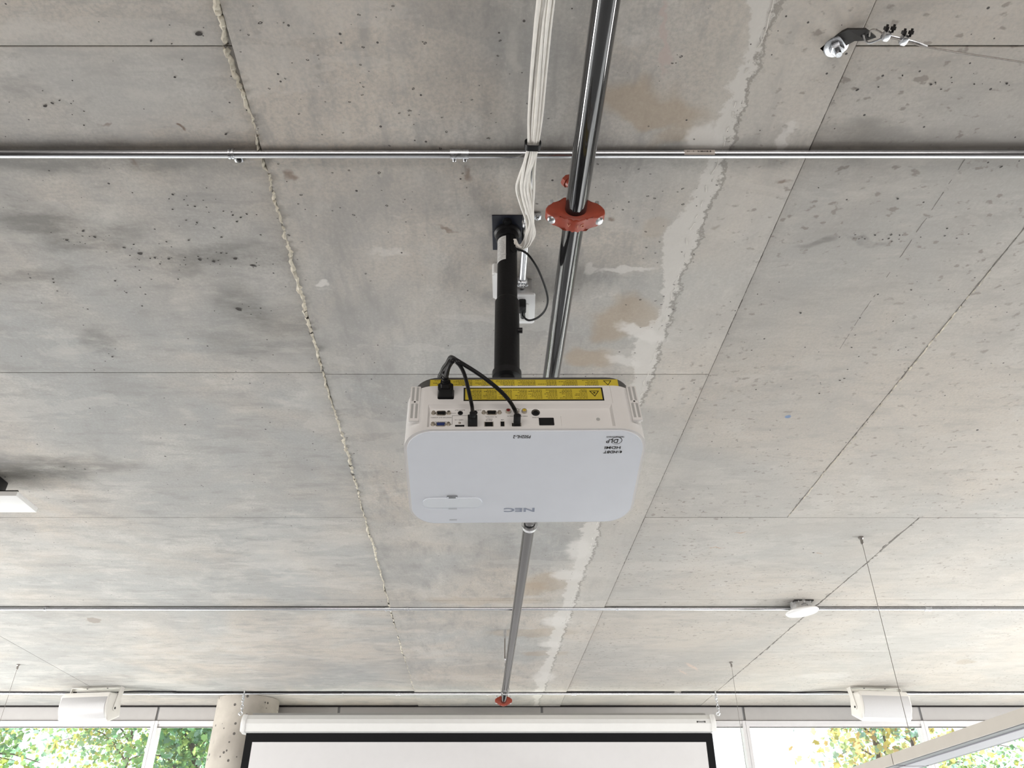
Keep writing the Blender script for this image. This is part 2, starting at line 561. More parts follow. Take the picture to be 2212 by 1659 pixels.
def leaf_mat():
    m, N, L, P = material('tree_leaves')
    g = G(m)
    a = N.new('ShaderNodeAttribute')
    a.attribute_name = 'tint'
    out = [n for n in N if n.type == 'OUTPUT_MATERIAL'][0]
    N.remove(P)
    d = N.new('ShaderNodeBsdfDiffuse')
    t = N.new('ShaderNodeBsdfTranslucent')
    L.new(a.outputs['Color'], d.inputs[0])
    L.new(a.outputs['Color'], t.inputs[0])
    mx = N.new('ShaderNodeMixShader')
    mx.inputs[0].default_value = 0.45
    L.new(d.outputs[0], mx.inputs[1])
    L.new(t.outputs[0], mx.inputs[2])
    L.new(mx.outputs[0], out.inputs[0])
    return m

M = dict(
    soffit_left=concrete_ceiling('fair_faced_concrete_left', -9.0, -0.469, False, False),
    soffit_middle=concrete_ceiling('fair_faced_concrete_middle', -0.469, 0.657, True, True),
    soffit_right=concrete_ceiling('fair_faced_concrete_right', 0.657, 9.0, False, True),
    soffit_plain=plain('fair_faced_concrete_plain', (0.40, 0.385, 0.36), 0.8, var=0.15, scale=3),
    column=column_concrete(),
    slab=plain('slab_shadow', (0.10, 0.095, 0.09), 0.9),
    mortar=plain('mortar_fins', (0.60, 0.56, 0.47), 0.9, var=0.25, scale=60, bump=0.6),
    lime=plain('white_lime_crust', (0.66, 0.64, 0.60), 0.9, var=0.1, scale=60),
    pit=plain('air_hole_shadow', (0.055, 0.05, 0.047), 0.95),
    crack=plain('crack_shadow', (0.20, 0.19, 0.175), 0.9),
    floor=plain('pale_bounce_floor', (0.55, 0.565, 0.59), 0.5, var=0.05, scale=3),  # pale unseen floor, added to bounce light upwards
    dark_floor=plain('light_absorbing_floor', (0.055, 0.052, 0.05), 0.95, var=0.2, scale=60),  # dark unseen floor, chosen to soak up bounced light
    wall=plain('wall_paint', (0.12, 0.115, 0.11), 0.7, var=0.02, scale=4),  # unseen walls set dark to hold down bounced light
    ground=plain('outdoor_paving', (0.50, 0.49, 0.46), 0.9, var=0.15, scale=2),
    white=plain('white_shell_plastic', (0.80, 0.785, 0.77), 0.38, var=0.012, scale=30),
    cover=plain('white_cover_cool_tint', (0.83, 0.87, 0.94), 0.22, var=0.010, scale=30, spec=0.8),  # cool light falling on the cover is mixed into its white
    door=plain('pale_blue_flap_plastic', (0.86, 0.91, 0.97), 0.26, var=0.01),
    base=plain('charcoal_plastic', (0.085, 0.083, 0.08), 0.5, spec=0.22, var=0.05),
    black=plain('black_plastic', (0.012, 0.012, 0.013), 0.38, spec=0.22, var=0.1),
    rubber=plain('black_cord_rubber', (0.010, 0.010, 0.011), 0.42, spec=0.22, var=0.1),
    powder=plain('black_powder_coat', (0.005, 0.005, 0.0055), 0.48, spec=0.22, var=0.1, scale=200, bump=0.15),
    plate=plain('black_steel_plate', (0.014, 0.017, 0.028), 0.30, var=0.1),
    yellow=plain('yellow_label_vinyl', (0.60, 0.47, 0.035), 0.45, var=0.03),
    ink=plain('black_ink', (0.015, 0.014, 0.012), 0.6, spec=0.22),
    ink2=plain('olive_small_print', (0.11, 0.085, 0.01), 0.6),
    grey_ink=plain('grey_ink', (0.33, 0.37, 0.47), 0.5),
    pale_ink=plain('pale_grey_ink', (0.55, 0.58, 0.62), 0.5),
    hole=plain('port_interior', (0.004, 0.004, 0.004), 0.7, spec=0.22),
    blue=plain('blue_port_insert', (0.012, 0.03, 0.14), 0.5),
    red=plain('red_jack', (0.28, 0.02, 0.02), 0.4),
    jack_white=plain('white_jack', (0.70, 0.70, 0.68), 0.4),
    jack_yellow=plain('yellow_jack', (0.62, 0.45, 0.06), 0.4),
    nickel=brushed('nickel', (0.62, 0.57, 0.50), 0.28),
    zinc=brushed('zinc_plated_steel', (0.74, 0.76, 0.79), 0.27),
    galv=brushed('galvanised_conduit', (0.70, 0.71, 0.74), 0.20, (0.04, 0.2, 0.2), 60, 0.95, 1.05),
    galv_y=brushed('galvanised_conduit_lengthwise', (0.70, 0.71, 0.74), 0.20, (0.2, 0.04, 0.2), 60, 0.95, 1.05),
    boxsteel=brushed('galvanised_box', (0.55, 0.55, 0.55), 0.42, (1, 1, 1), 40),
    pipe=pipe_steel(),
    orange=plain('red_oxide_enamel', (0.30, 0.045, 0.020), 0.42, var=0.15, scale=40, bump=0.1),
    orange_worn=plain('worn_red_oxide_edges', (0.52, 0.22, 0.14), 0.5, var=0.2, scale=60),
    cable=plain('white_cable_jacket', (0.88, 0.86, 0.81), 0.45, var=0.05, scale=50),
    paper=plain('white_label_paper', (0.66, 0.66, 0.65), 0.6, var=0.03),
    outlet=plain('white_outlet_plastic', (0.80, 0.81, 0.82), 0.3, var=0.01),
    device=plain('white_device_plastic', (0.84, 0.84, 0.83), 0.35, var=0.01),
    speaker=plain('off_white_speaker_shell', (0.76, 0.74, 0.70), 0.5, var=0.02),
    grille=plain('grey_speaker_grille', (0.50, 0.495, 0.50), 0.65, var=0.05, scale=400),
    case=plain('white_screen_case', (0.80, 0.80, 0.785), 0.38, var=0.01),
    fabric=plain('matte_screen_fabric', (0.73, 0.72, 0.725), 0.9, var=0.01),
    mask=plain('black_screen_border', (0.006, 0.006, 0.007), 0.8, spec=0.22),
    railgrey=plain('grey_aluminium_paint', (0.44, 0.44, 0.43), 0.5, var=0.03),
    frame=plain('window_frame_paint', (0.78, 0.77, 0.78), 0.45, var=0.02),
    header=plain('header_panel_paint', (0.50, 0.485, 0.475), 0.5, var=0.02),
    joint=plain('header_joint', (0.28, 0.28, 0.285), 0.6),
    gasket=plain('black_gasket', (0.012, 0.010, 0.010), 0.7, spec=0.22),
    lamp=plain('lamp_housing_paint', (0.62, 0.58, 0.52), 0.45, var=0.02),
    lens=plain('lamp_diffuser', (0.36, 0.36, 0.40), 0.45, var=0.02),
    slot=plain('lamp_slot', (0.15, 0.16, 0.17), 0.5),
    wire=brushed('wire_rope', (0.33, 0.31, 0.29), 0.4, (1, 1, 1), 300),
    dark_steel=plain('dark_steel', (0.045, 0.043, 0.042), 0.4, metal=0.6),
    clear=plain('clear_tape', (0.52, 0.47, 0.43), 0.2),
    leaf=leaf_mat(),
    bark=plain('bark', (0.10, 0.075, 0.055), 0.9, var=0.3),
    glass=glass_mat(),
)

# ------------------------------------------------------------------ room shell
CEIL = 2.9
WALL_Y = 6.76
bm = B(); box(bm, (0, 1.0, -0.06), (12.4, 12.2, 0.1)); fl_ = struct('floor', bm, M['dark_floor'])
bm = B(); box(bm, (0, 3.35, -0.004), (12.2, 4.3, 0.012)); obj('bounce_area', bm, M['floor'], fl_, smooth=False)  # added pale reflector that lifts light to the ceiling
bm = B(); box(bm, (0, 1.0, CEIL + 0.12), (12.4, 12.2, 0.2)); ceiling = struct('ceiling', bm, M['slab'])
bm = B(); box(bm, (-6.15, 1.0, 1.46), (0.1, 12.2, 2.92)); struct('wall_left', bm, M['wall'])
bm = B(); box(bm, (6.15, 1.0, 1.46), (0.1, 12.2, 2.92)); struct('wall_right', bm, M['wall'])
bm = B(); box(bm, (0, -5.15, 1.46), (12.4, 0.1, 2.92)); struct('wall_back', bm, M['wall'])

def panel(a, b, y0, y1, drop=0.0, ga=0.002, gb=0.002, g0=0.002, g1=0.002):
    """one formwork panel of the concrete soffit, between joint lines a and b and rows y0..y1"""
    bm = B()
    pts = [(jx(a, y0) + ga, y0 + g0), (jx(b, y0) - gb, y0 + g0), (jx(b, y1) - gb, y1 - g1), (jx(a, y1) + ga, y1 - g1)]
    prism(bm, pts, (0, 0, 0), (1, 0, 0), (0, 1, 0), (0, 0, 1), CEIL + 0.03, CEIL - drop, bev=0.0012, seg=1)
    mat = 'soffit_plain' if y1 < 0.6 else 'soffit_left' if b <= L1 else 'soffit_middle' if b <= L2 else 'soffit_right'
    return obj('concrete_panel', bm, M[mat], ceiling, smooth=False)

L0, L1, L2, L3, L4 = -2.80, -0.469, 0.657, 1.234, 1.768
ROWS = [-5.1, -0.18, 0.887, 1.954, 3.010, 4.058, 5.087, 6.85]
h = 0.0005
for y0, y1 in zip(ROWS, ROWS[1:]):                                     # left of the fin
    panel(L0, L1, y0, y1, 0.0, h, 0.0005, 0.0008, 0.0008)
for y0, y1 in ((-5.1, 0.30), (0.30, 1.954), (1.954, 6.85)):
    panel(-6.3, L0, y0, y1, 0.0005, 0, h, h, h)
for y0, y1 in ((-5.1, 0.30), (0.30, 1.954), (1.954, 4.058), (4.058, 5.087), (5.087, 6.85)):   # between fin and step
    panel(L1, L2, y0, y1, 0.006, 0.0005, 0.002, 0.0007, 0.0007)
panel(L2, L3, -5.1, 0.30, 0.0, 0.0012, h, 0, 0.0014)
panel(L2, L3, 0.30, 0.887, 0.0, 0.0012, h, 0, 0.0014)
panel(L2, L3, 0.887, 3.010, 0.0, 0.0014, 0.0008, 0.0014, 0.0016)
panel(L3, 2.40, -5.1, 0.30, 0.001, h, h, 0, 0.0014)
panel(L3, 2.40, 0.30, 0.887, 0.001, h, h, 0, 0.0014)
panel(L3, 6.3, 0.887, 3.010, 0.001, 0.0008, 0, 0.0014, 0.0016)
panel(2.40, 6.3, -5.1, 0.30, 0.0, h, 0, 0, 0.0014)
panel(2.40, 6.3, 0.30, 0.887, 0.0, h, 0, 0, 0.0014)
for y0, y1 in ((3.010, 4.058), (4.058, 5.087), (5.087, 6.85)):
    panel(L2, L4, y0, y1, 0.0, 0.0016, 0.0010, 0.0018, 0.0010)
    panel(L4, 6.3, y0, y1, 0.001, 0.0010, 0, 0.0016, 0.0016)

def fin(name, x0, ya, yb, w, d, mat, seed, step=0.008, gap=0.0, wob=0.003, z=CEIL):
    """ragged ridge of mortar that squeezed out of a joint"""
    rnd = random.Random(seed)
    bm = B()
    prev = None
    y = ya
    drift = 0.0
    while y < yb:
        drift = drift * 0.85 + rnd.uniform(-1, 1) * wob
        x = jx(x0, y) + drift
        ww = w * (0.45 + 0.9 * rnd.random()) * (1 + 0.4 * sin(y * 7 + seed))
        dd = d * (0.3 + 1.0 * rnd.random())
        ring = [bm.verts.new((x - ww, y, z + 0.002)), bm.verts.new((x - ww * 0.3 * rnd.random(), y, z - dd)),
                bm.verts.new((x + ww * 0.6, y, z - dd * 0.6)), bm.verts.new((x + ww * 1.1, y, z + 0.002))]
        if prev and rnd.random() >= gap:
            for i in range(3):
                bm.faces.new((prev[i], prev[i + 1], ring[i + 1], ring[i]))
        prev = ring
        y += step * (0.7 + 0.6 * rnd.random()) * (1 + y * 0.35)
    return obj(name, bm, mat, ceiling, smooth=False)

fin('mortar_fin', L1 - 0.001, 0.3, 4.1, 0.0052, 0.009, M['mortar'], 3, gap=0.04, z=CEIL - 0.003, step=0.0045)
fin('mortar_fin', L1, 4.1, 6.6, 0.006, 0.005, M['mortar'], 4, gap=0.30, z=CEIL - 0.003)
fin('mortar_fin', 0.476, 0.55, 6.4, 0.0016, 0.0020, M['lime'], 5, gap=0.40, wob=0.004, z=CEIL - 0.0055)
fin('hairline_crack', 0.484, 0.55, 3.0, 0.0016, 0.0012, M['crack'], 7, gap=0.45, wob=0.007, z=CEIL - 0.005)
fin('hairline_crack', L2 + 0.001, 0.3, 3.9, 0.0016, 0.0010, M['crack'], 8, gap=0.35, wob=0.001)
fin('hairline_crack', 0.992, 1.15, 1.85, 0.0012, 0.0008, M['crack'], 12, gap=0.4, wob=0.001)
fin('hairline_crack', L3, 0.9, 3.0, 0.0020, 0.0012, M['crack'], 9, gap=0.30, wob=0.002)
fin('mortar_fin', L3 + 0.003, 1.5, 3.0, 0.0022, 0.003, M['mortar'], 14, gap=0.2, wob=0.0015)
fin('hairline_crack', L4, 3.02, 5.9, 0.005, 0.002, M['crack'], 10, gap=0.30, wob=0.004)


# larger air holes and honeycombed spots, sunk a little into the soffit
rnd = random.Random(31)
bm = B()
def air_hole(x, y, r):
    q = x - JS * y
    z = CEIL - (0.0063 if L1 < q < L2 else 0.0013)
    n = 9
    c = bm.verts.new((x, y, z + 0.0006))
    ph = rnd.uniform(0, 6)
    e = rnd.uniform(0.55, 0.95)
    v = [bm.verts.new((x + r * rnd.uniform(.6, 1.1) * cos(2 * pi * k / n), y + e * r * rnd.uniform(.6, 1.1) * sin(2 * pi * k / n + 0.4 * sin(ph)), z)) for k in range(n)]
    for k in range(n):
        bm.faces.new((v[k], v[(k + 1) % n], c))
for px, r in (((-1.0415, 1.3925, 2.9), .006), ((-0.9897, 1.3617, 2.9), .006), ((-0.9717, 1.3816, 2.9), .005), ((-0.9185, 1.4178, 2.9), .006), ((-0.8894, 1.4388, 2.9), .008), ((-0.8584, 1.4535, 2.9), .005),
                  ((-0.8262, 1.4568, 2.9), .006), ((-0.7526, 1.4601, 2.9), .006), ((-0.7212, 1.4668, 2.9), .007), ((-0.6668, 1.4568, 2.9), .007), ((-0.6301, 1.4819, 2.9), .008), ((-0.7145, 1.6545, 2.9), .010),
                  ((-0.656, 1.6486, 2.9), .004), ((-0.9079, 1.0158, 2.9), .006), ((-0.8913, 1.0093, 2.9), .004), ((-0.442, 0.8372, 2.9), .006), ((-0.5582, 0.8614, 2.9), .010), ((0.3081, 0.9041, 2.9), .004), ((-1.1358, 1.8708, 2.9), .005)):
    air_hole(px[0], px[1], r * 0.8)
    for k in range(4):
        air_hole(px[0] + rnd.gauss(0, 0.035), px[1] + rnd.gauss(0, 0.018), rnd.uniform(0.0010, 0.0026))
for cx_, cy_, sx_, sy_, k_ in (((-0.7088, 1.3199, 2.9)[0], (-0.7088, 1.3199, 2.9)[1], .10, .05, 40), ((-0.9684, 1.5462, 2.9)[0], (-0.9684, 1.5462, 2.9)[1], .25, .06, 26), ((-0.3441, 0.9061, 2.9)[0], (-0.3441, 0.9061, 2.9)[1], .20, .10, 40),
                              ((-0.0939, 0.986, 2.9)[0], (-0.0939, 0.986, 2.9)[1], .12, .12, 30), ((-0.3532, 1.2629, 2.9)[0], (-0.3532, 1.2629, 2.9)[1], .12, .12, 30), ((0.2214, 1.1958, 2.9)[0], (0.2214, 1.1958, 2.9)[1], .10, .08, 26),
                              ((0.3841, 1.4601, 2.9)[0], (0.3841, 1.4601, 2.9)[1], .05, .20, 30), ((0.9241, 1.7185, 2.9)[0], (0.9241, 1.7185, 2.9)[1], .30, .25, 40), ((0.8885, 0.9653, 2.9)[0], (0.8885, 0.9653, 2.9)[1], .12, .01, 24),
                              ((0.8545, 1.377, 2.9)[0], (0.8545, 1.377, 2.9)[1], .07, .006, 16), ((-0.8279, 2.5299, 2.9)[0], (-0.8279, 2.5299, 2.9)[1], .5, .3, 30), ((0.8764, 3.7407, 2.9)[0], (0.8764, 3.7407, 2.9)[1], .4, .4, 30)):
    for k in range(k_):
        air_hole(cx_ + rnd.gauss(0, sx_), cy_ + rnd.gauss(0, sy_), rnd.uniform(0.0009, 0.0028) * (1 + 0.25 * cy_))
o = obj('air_holes', bm, M['pit'], ceiling, smooth=False)
o['kind'] = 'stuff'

# front: header panels under the soffit, then glazing down to the floor
bm = B(); box(bm, (0, WALL_Y + 0.005, 2.843), (12.2, 0.05, 0.106)); trim = struct('trim_1', bm, M['joint'])
SEAMS = [-6.0, -4.25, (-2.8012, 6.76, 2.8526)[0], (-1.3695, 6.76, 2.87)[0], (0.2356, 6.76, 2.87)[0], (1.8307, 6.76, 2.8526)[0], (3.2276, 6.76, 2.8526)[0], 4.6, 6.0]
for a, b in zip(SEAMS, SEAMS[1:]):
    bm = B(); box(bm, ((a + b) / 2, WALL_Y - 0.024, 2.8415), (b - a - 0.018, 0.012, 0.100), bev=0.002, seg=1)
    obj('header_panel', bm, M['header'], trim, smooth=False)
bm = B(); box(bm, (0, WALL_Y - 0.032, 2.8985), (12.2, 0.03, 0.012)); obj('gap_strip', bm, M['gasket'], trim, smooth=False)  # black strip stands in for the dark gap under the soffit

WZ = 2.786
for k, (a, b) in enumerate(zip(SEAMS, SEAMS[1:])):
    cx = (a + b) / 2
    bm = B()
    for x in (a + 0.013, b - 0.013):
        box(bm, (x, WALL_Y, WZ / 2), (0.024, 0.09, WZ))
    wi = b - a - 0.050
    box(bm, (cx, WALL_Y, WZ - 0.011), (wi, 0.085, 0.022))
    box(bm, (cx, WALL_Y - 0.005, WZ - 0.031), (wi, 0.060, 0.018))
    box(bm, (cx, WALL_Y, 0.05), (wi, 0.085, 0.1))
    w = struct('window_%d' % (k + 1), bm, M['frame'])
    bm = B(); box(bm, (cx, WALL_Y + 0.01, (WZ + 0.06) / 2), (b - a - 0.052, 0.008, WZ - 0.14))
    obj('pane', bm, M['glass'], w, smooth=False)
    bm = B(); box(bm, (cx, WALL_Y - 0.036, WZ - 0.045), (b - a - 0.05, 0.006, 0.005)); obj('gasket', bm, M['gasket'], w, smooth=False)

bm = B(); lathe(bm, (-2.03, 6.52, 0), (0, 0, 1), [(0.23, 0), (0.23, 2.898)], 48)
col = thing('concrete_column', 'round pitted concrete column standing left of the projection screen', 'column', (-2.03, 6.52, 0))
obj('shaft', bm, M['column'], col)

bm = B(); box(bm, (0, 26, -0.15), (120, 46, 0.1)); g_ = struct('ground', bm, M['ground'])

# ------------------------------------------------------------------ trees outside
def tree(x, y, hgt, rad, seed, palette, label, n=4400):
    rnd = random.Random(seed)
    t = thing('leafy_tree', label, 'tree', (x, y, -0.1), 'trees outside the window wall')
    bm = B()
    tube(bm, smooth_path([(x, y, -0.1), (x + 0.1, y, hgt * 0.3), (x - 0.1, y + 0.1, hgt * 0.6), (x, y, hgt * 0.95)], 4), lambda q: 0.07 * (1 - q) + 0.012, 8)
    tips = []
    for i in range(26):
        a = rnd.uniform(0, 2 * pi)
        z0 = hgt * rnd.uniform(0.18, 0.8)
        r = rad * rnd.uniform(0.5, 1.0) * (1.15 - abs(z0 / hgt - 0.45))
        p1 = Vector((x + cos(a) * r, y + sin(a) * r * 0.8, z0 + rnd.uniform(0.1, 0.6)))
        p0 = Vector((x, y, z0))
        mid = (p0 + p1) / 2 + Vector((0, 0, 0.2))
        tube(bm, smooth_path([p0, mid, p1], 3), lambda q: 0.016 * (1 - q) + 0.004, 5)
        tips.append((p0, mid, p1))
    obj('trunk', bm, M['bark'], t)
    V, F, C = [], [], []
    for i in range(n):
        p0, mid, p1 = rnd.choice(tips)
        q = rnd.random() ** 0.7
        c = p0.lerp(mid, q * 2) if q < 0.5 else mid.lerp(p1, q * 2 - 1)
        c = c + Vector((rnd.gauss(0, 0.22), rnd.gauss(0, 0.22), rnd.gauss(-0.05, 0.24)))
        s = rnd.uniform(0.028, 0.055)
        e = Quaternion((rnd.gauss(0, 1), rnd.gauss(0, 1), rnd.gauss(0, 1), rnd.gauss(0, 1)))
        e.normalize()
        shape = ((0, -1, 0), (.45, -.55, .1), (1, -.1, .25), (.5, .15, .1), (.6, .7, .15), (0, 1.1, .0), (-.6, .7, .15), (-.5, .15, .1), (-1, -.1, .25), (-.45, -.55, .1))
        k = len(V)
        for q3 in shape:
            V.append(c + e @ (Vector(q3) * s))
        F.append(tuple(range(k, k + 10)))
        base = rnd.choice(palette)
        j = rnd.uniform(0.75, 1.25)
        C.append((base[0] * j, base[1] * j, base[2] * j, 1))
    me = bpy.data.meshes.new('foliage')
    me.from_pydata([tuple(v) for v in V], [], F)
    at = me.attributes.new('tint', 'FLOAT_COLOR', 'FACE')
    at.data.foreach_set('color', [q for c_ in C for q in c_])
    o = link_mesh('foliage', me, M['leaf'], t)
    o['kind'] = 'stuff'

GREEN = [(0.171, 0.319, 0.114), (0.216, 0.364, 0.137), (0.137, 0.285, 0.148), (0.285, 0.387, 0.125), (0.216, 0.353, 0.273)]
MIXED = [(0.216, 0.353, 0.137), (0.336, 0.376, 0.102), (0.433, 0.41, 0.114), (0.262, 0.376, 0.216), (0.182, 0.33, 0.216)]
GOLD = [(0.507, 0.422, 0.125), (0.456, 0.444, 0.171), (0.319, 0.41, 0.194), (0.273, 0.387, 0.285), (0.479, 0.342, 0.148), (0.251, 0.41, 0.353)]
tree(-7.0, 10.9, 5.0, 1.15, 11, GREEN + MIXED, 'green and olive leafed tree behind the far left window pane')
tree(-6.9, 15.8, 6.6, 1.9, 12, MIXED, 'yellow green tree farther back, under the left white speaker', 6000)
tree(-3.9, 10.9, 4.8, 1.0, 13, GREEN, 'deep green tree just left of the concrete column')
tree(4.7, 10.9, 5.0, 1.25, 15, GOLD, 'golden and pale green tree under the right speaker')
tree(7.5, 15.8, 6.6, 1.9, 16, MIXED + GREEN, 'yellow green tree farther back, right of the right speaker', 6000)
tree(8.3, 10.9, 5.0, 1.15, 17, GREEN, 'bright green tree below the linear pendant lamp')

# ------------------------------------------------------------------ projector
POSE = Matrix([[0.998884, -0.030011, -0.036467, 0.023327], [0.03835, 0.966067, 0.255429, 1.19093], [0.027564, -0.256542, 0.96614, 2.277446]] + [[0, 0, 0, 1]])
proj = thing('projector', 'white ceiling projector hung upside down on a black pole', 'projector', matrix=POSE)
XC = 0.002
X0, X1 = XC - 0.2115, XC + 0.2115
DEPTH, HB = 0.258, 0.1085
bm = B()
out = rrect(X0, 0, X1, DEPTH, 0.050, 10)
prism(bm, out, (0, 0, 0), (1, 0, 0), (0, 1, 0), (0, 0, 1), HB, 0.0, bev=0.004, seg=3)
shell = obj('shell', bm, M['white'], proj, local=True)
cuts = []
bm = B()                                                                # stepped connector bay in the rear face
A = [(-0.169, 0.0055), (0.156, 0.0055), (0.156, 0.0620), (-0.169, 0.0620)]
Bk = [(-0.165, 0.0055), (0.152, 0.0055), (0.152, 0.0565), (-0.165, 0.0565)]
va = [bm.verts.new((a, -0.001, b)) for a, b in A]
vb = [bm.verts.new((a, 0.0075, b)) for a, b in Bk]
bm.faces.new(va[::-1]); bm.faces.new(vb)
for i in range(4):
    j = (i + 1) % 4
    bm.faces.new((va[i], va[j], vb[j], vb[i]))
c1 = obj('cut_bay', bm, None, proj, local=True)
bm = B(); box(bm, (-0.168, 0.0, 0.088), (0.0008, 0.002, 0.05)); box(bm, (0.158, 0.0, 0.088), (0.0008, 0.002, 0.05))
box(bm, (0.0635, 0.0075, 0.024), (0.0008, 0.002, 0.026))
c2 = obj('cut_seams', bm, None, proj, local=True)
boolean_cut(shell, [c1, c2])
try:
    shell.data.set_sharp_from_angle(angle=radians(35))
except Exception:
    pass

bm = B(); prism(bm, rrect(X0 + 0.005, 0.0045, X1 - 0.005, DEPTH - 0.004, 0.047, 10), (0, 0, 0), (1, 0, 0), (0, 1, 0), (0, 0, -1), -0.004, 0.0022, bev=0.0016, seg=2)
tag(obj('top_cover', bm, M['cover'], proj, local=True), 'smooth white top cover facing down, tinted bluish for cool light')
bm = B(); prism(bm, rrect(X0 + 0.008, 0.007, X1 - 0.008, DEPTH - 0.01, 0.050, 10), (0, 0, 0), (1, 0, 0), (0, 1, 0), (0, 0, 1), HB - 0.002, HB + 0.0300, bev=0.004, seg=2)
tag(obj('underside_tray', bm, M['base'], proj, local=True), 'charcoal grey underside tray facing the ceiling')

# lens shift door, latch and small marks on the cover
ZC = -0.0022
d0, d1 = (-0.1829, 0.1911, -0.0), (-0.0738, 0.1927, 0.0)
dy0, dy1 = (-0.1278, 0.1785, 0.0)[1], (-0.1283, 0.2054, -0.0)[1]
bm = B(); prism(bm, rrect(d0[0], dy0, d1[0], dy1, (dy1 - dy0) * 0.49, 10), (0, 0, 0), (1, 0, 0), (0, 1, 0), (0, 0, -1), -ZC - 0.001, -ZC + 0.0019, bev=0.0009, seg=2)
door = tag(obj('lens_shift_door', bm, M['door'], proj, local=True), 'long rounded flap in the cover')
lx = (-0.1286, 0.1785, 0.0)
bm = B(); box(bm, (lx[0], lx[1] - 0.002, ZC - 0.0012), (0.019, 0.007, 0.0016), bev=0.0006)
obj('latch', bm, M['cover'], door, local=True)
bm = B(); box(bm, (lx[0], lx[1] - 0.0048, ZC - 0.0012), (0.0195, 0.0014, 0.0016)); box(bm, (lx[0], lx[1] - 0.002, ZC - 0.0020), (0.013, 0.003, 0.0002))
obj('latch_slot', bm, M['slot'], door, local=True)
for p, w in (((-0.1284, 0.2109, 0.0), 0.016), ((-0.1282, 0.2442, 0.0), 0.014)):
    bm = B(); box(bm, (p[0], p[1], ZC - 0.0002), (w, 0.0032, 0.0002))
    obj('faint_mark', bm, M['pale_ink'], proj, local=True)

def on_cover(p):
    return Matrix(((-1, 0, 0, p[0]), (0, 1, 0, p[1]), (0, 0, -1, ZC - 0.0003), (0, 0, 0, 1)))
def on_rear(p, y):
    return Matrix(((-1, 0, 0, p[0]), (0, 0, -1, y), (0, -1, 0, p[2]), (0, 0, 0, 1)))

text_mesh('front_lettering', 'NEC', 0.0155, on_cover((-0.0029, 0.2156, 0.0)), M['grey_ink'], proj, sx=1.95, offset=0.0004)
text_mesh('model_lettering', 'P502HL-2', 0.0105, on_cover((-0.0053, 0.017, 0.0)), M['ink'], proj, sx=0.72, shear=0.2, offset=0.00012)
dl = (0.1526, 0.0287, 0.0)
text_mesh('logo_lettering', 'DLP', 0.0135, on_cover((0.1526, 0.0287, 0.0)), M['ink'], proj, sx=0.90, shear=0.1, offset=0.00015)
bm = B()
ec = (0.1595, 0.0281, 0.0)
ring_prism(bm, ellipse(ec[0], ec[1], 0.0098, 0.0092, 36), ellipse(ec[0] - 0.0004, ec[1] + 0.0003, 0.0092, 0.0085, 36), (0, 0, 0), (1, 0, 0), (0, 1, 0), (0, 0, 1), ZC - 0.0003, ZC + 0.0001)
obj('logo_ring', bm, M['ink'], proj, local=True)
text_mesh('logo_lettering', 'TEXAS INSTRUMENTS', 0.0038, on_cover((0.1563, 0.0188, 0.0)), M['ink'], proj, sx=0.85)
text_mesh('logo_lettering', 'HDMI', 0.0090, on_cover((0.1546, 0.0457, 0.0)), M['ink'], proj, sx=1.3, offset=0.00015)
text_mesh('logo_lettering', 'HDBT', 0.0090, on_cover((0.1526, 0.057, 0.0)), M['ink'], proj, sx=1.0, shear=0.15, offset=0.0002)
bp = (0.1691, 0.0571, 0.0)
bm = B()
prism(bm, [(bp[0] + 0.0035 * cos(radians(a)), bp[1] + 0.0032 * sin(radians(a))) for a in range(-90, 91, 15)], (0, 0, 0), (1, 0, 0), (0, 1, 0), (0, 0, -1), -ZC, -ZC + 0.0003)
for i in range(3):
    for j in range(2 - i // 2):
        box(bm, (bp[0] - 0.0018 - 0.0017 * i, bp[1] - 0.0018 + 0.003 * j + 0.0007 * i, ZC - 0.0002), (0.0011, 0.0012, 0.0003))
obj('logo_symbol', bm, M['ink'], proj, local=True)

# grip rails left and right of the rear face
for x, sgn in ((-0.1915, -1), (0.1955, 1)):
    bm = B()
    box(bm, (x, -0.0015, 0.060), (0.0175, 0.005, 0.087), bev=0.0012)
    rail = tag(obj('rear_rail', bm, M['white'], proj, local=True), 'ribbed white rail on the rear face')
    bm = B()
    for dx in (-0.0038, 0.0038):
        for z0, z1 in ((0.0225, 0.058), (0.065, 0.1005)):
            box(bm, (x + dx, -0.0041, (z0 + z1) / 2), (0.0042, 0.0004, z1 - z0))
    obj('slot', bm, M['railgrey'], rail, local=True)
    bm = B(); lathe(bm, (x, -0.0030, 0.0615), (0, -1, 0), [(0.0042, 0), (0.0042, 0.0022), (0.0026, 0.0024)], 16); obj('screw_boss', bm, M['white'], rail, local=True)
    bm = B(); cyl(bm, (x, -0.0050, 0.0615), (x, -0.0056, 0.0615), 0.0019, 10); obj('screw', bm, M['dark_steel'], rail, local=True)

# yellow laser labels with small print and warning triangle
def small_print(bm, x0, x1, z0, z1, y, cols, rows, seed, fill=0.9, bold=(0, 3)):
    rnd = random.Random(seed)
    cw = (x1 - x0) / cols
    rh = (z1 - z0) / rows
    for c in range(cols):
        for r in range(rows):
            a = x1 - c * cw - cw * 0.06                                  # lines start on the right: the label hangs upside down
            end = a - cw * rnd.uniform(0.45, fill)
            zc = z0 + (r + 0.5) * rh
            t = rh * (0.52 if r in bold else 0.36)
            while a > end:
                w = rnd.uniform(0.0012, 0.0048)
                b = max(a - w, end - 0.001)
                box(bm, ((a + b) / 2, y, zc), (a - b, 0.0001, t))
                a = b - rnd.uniform(0.0006, 0.0011)

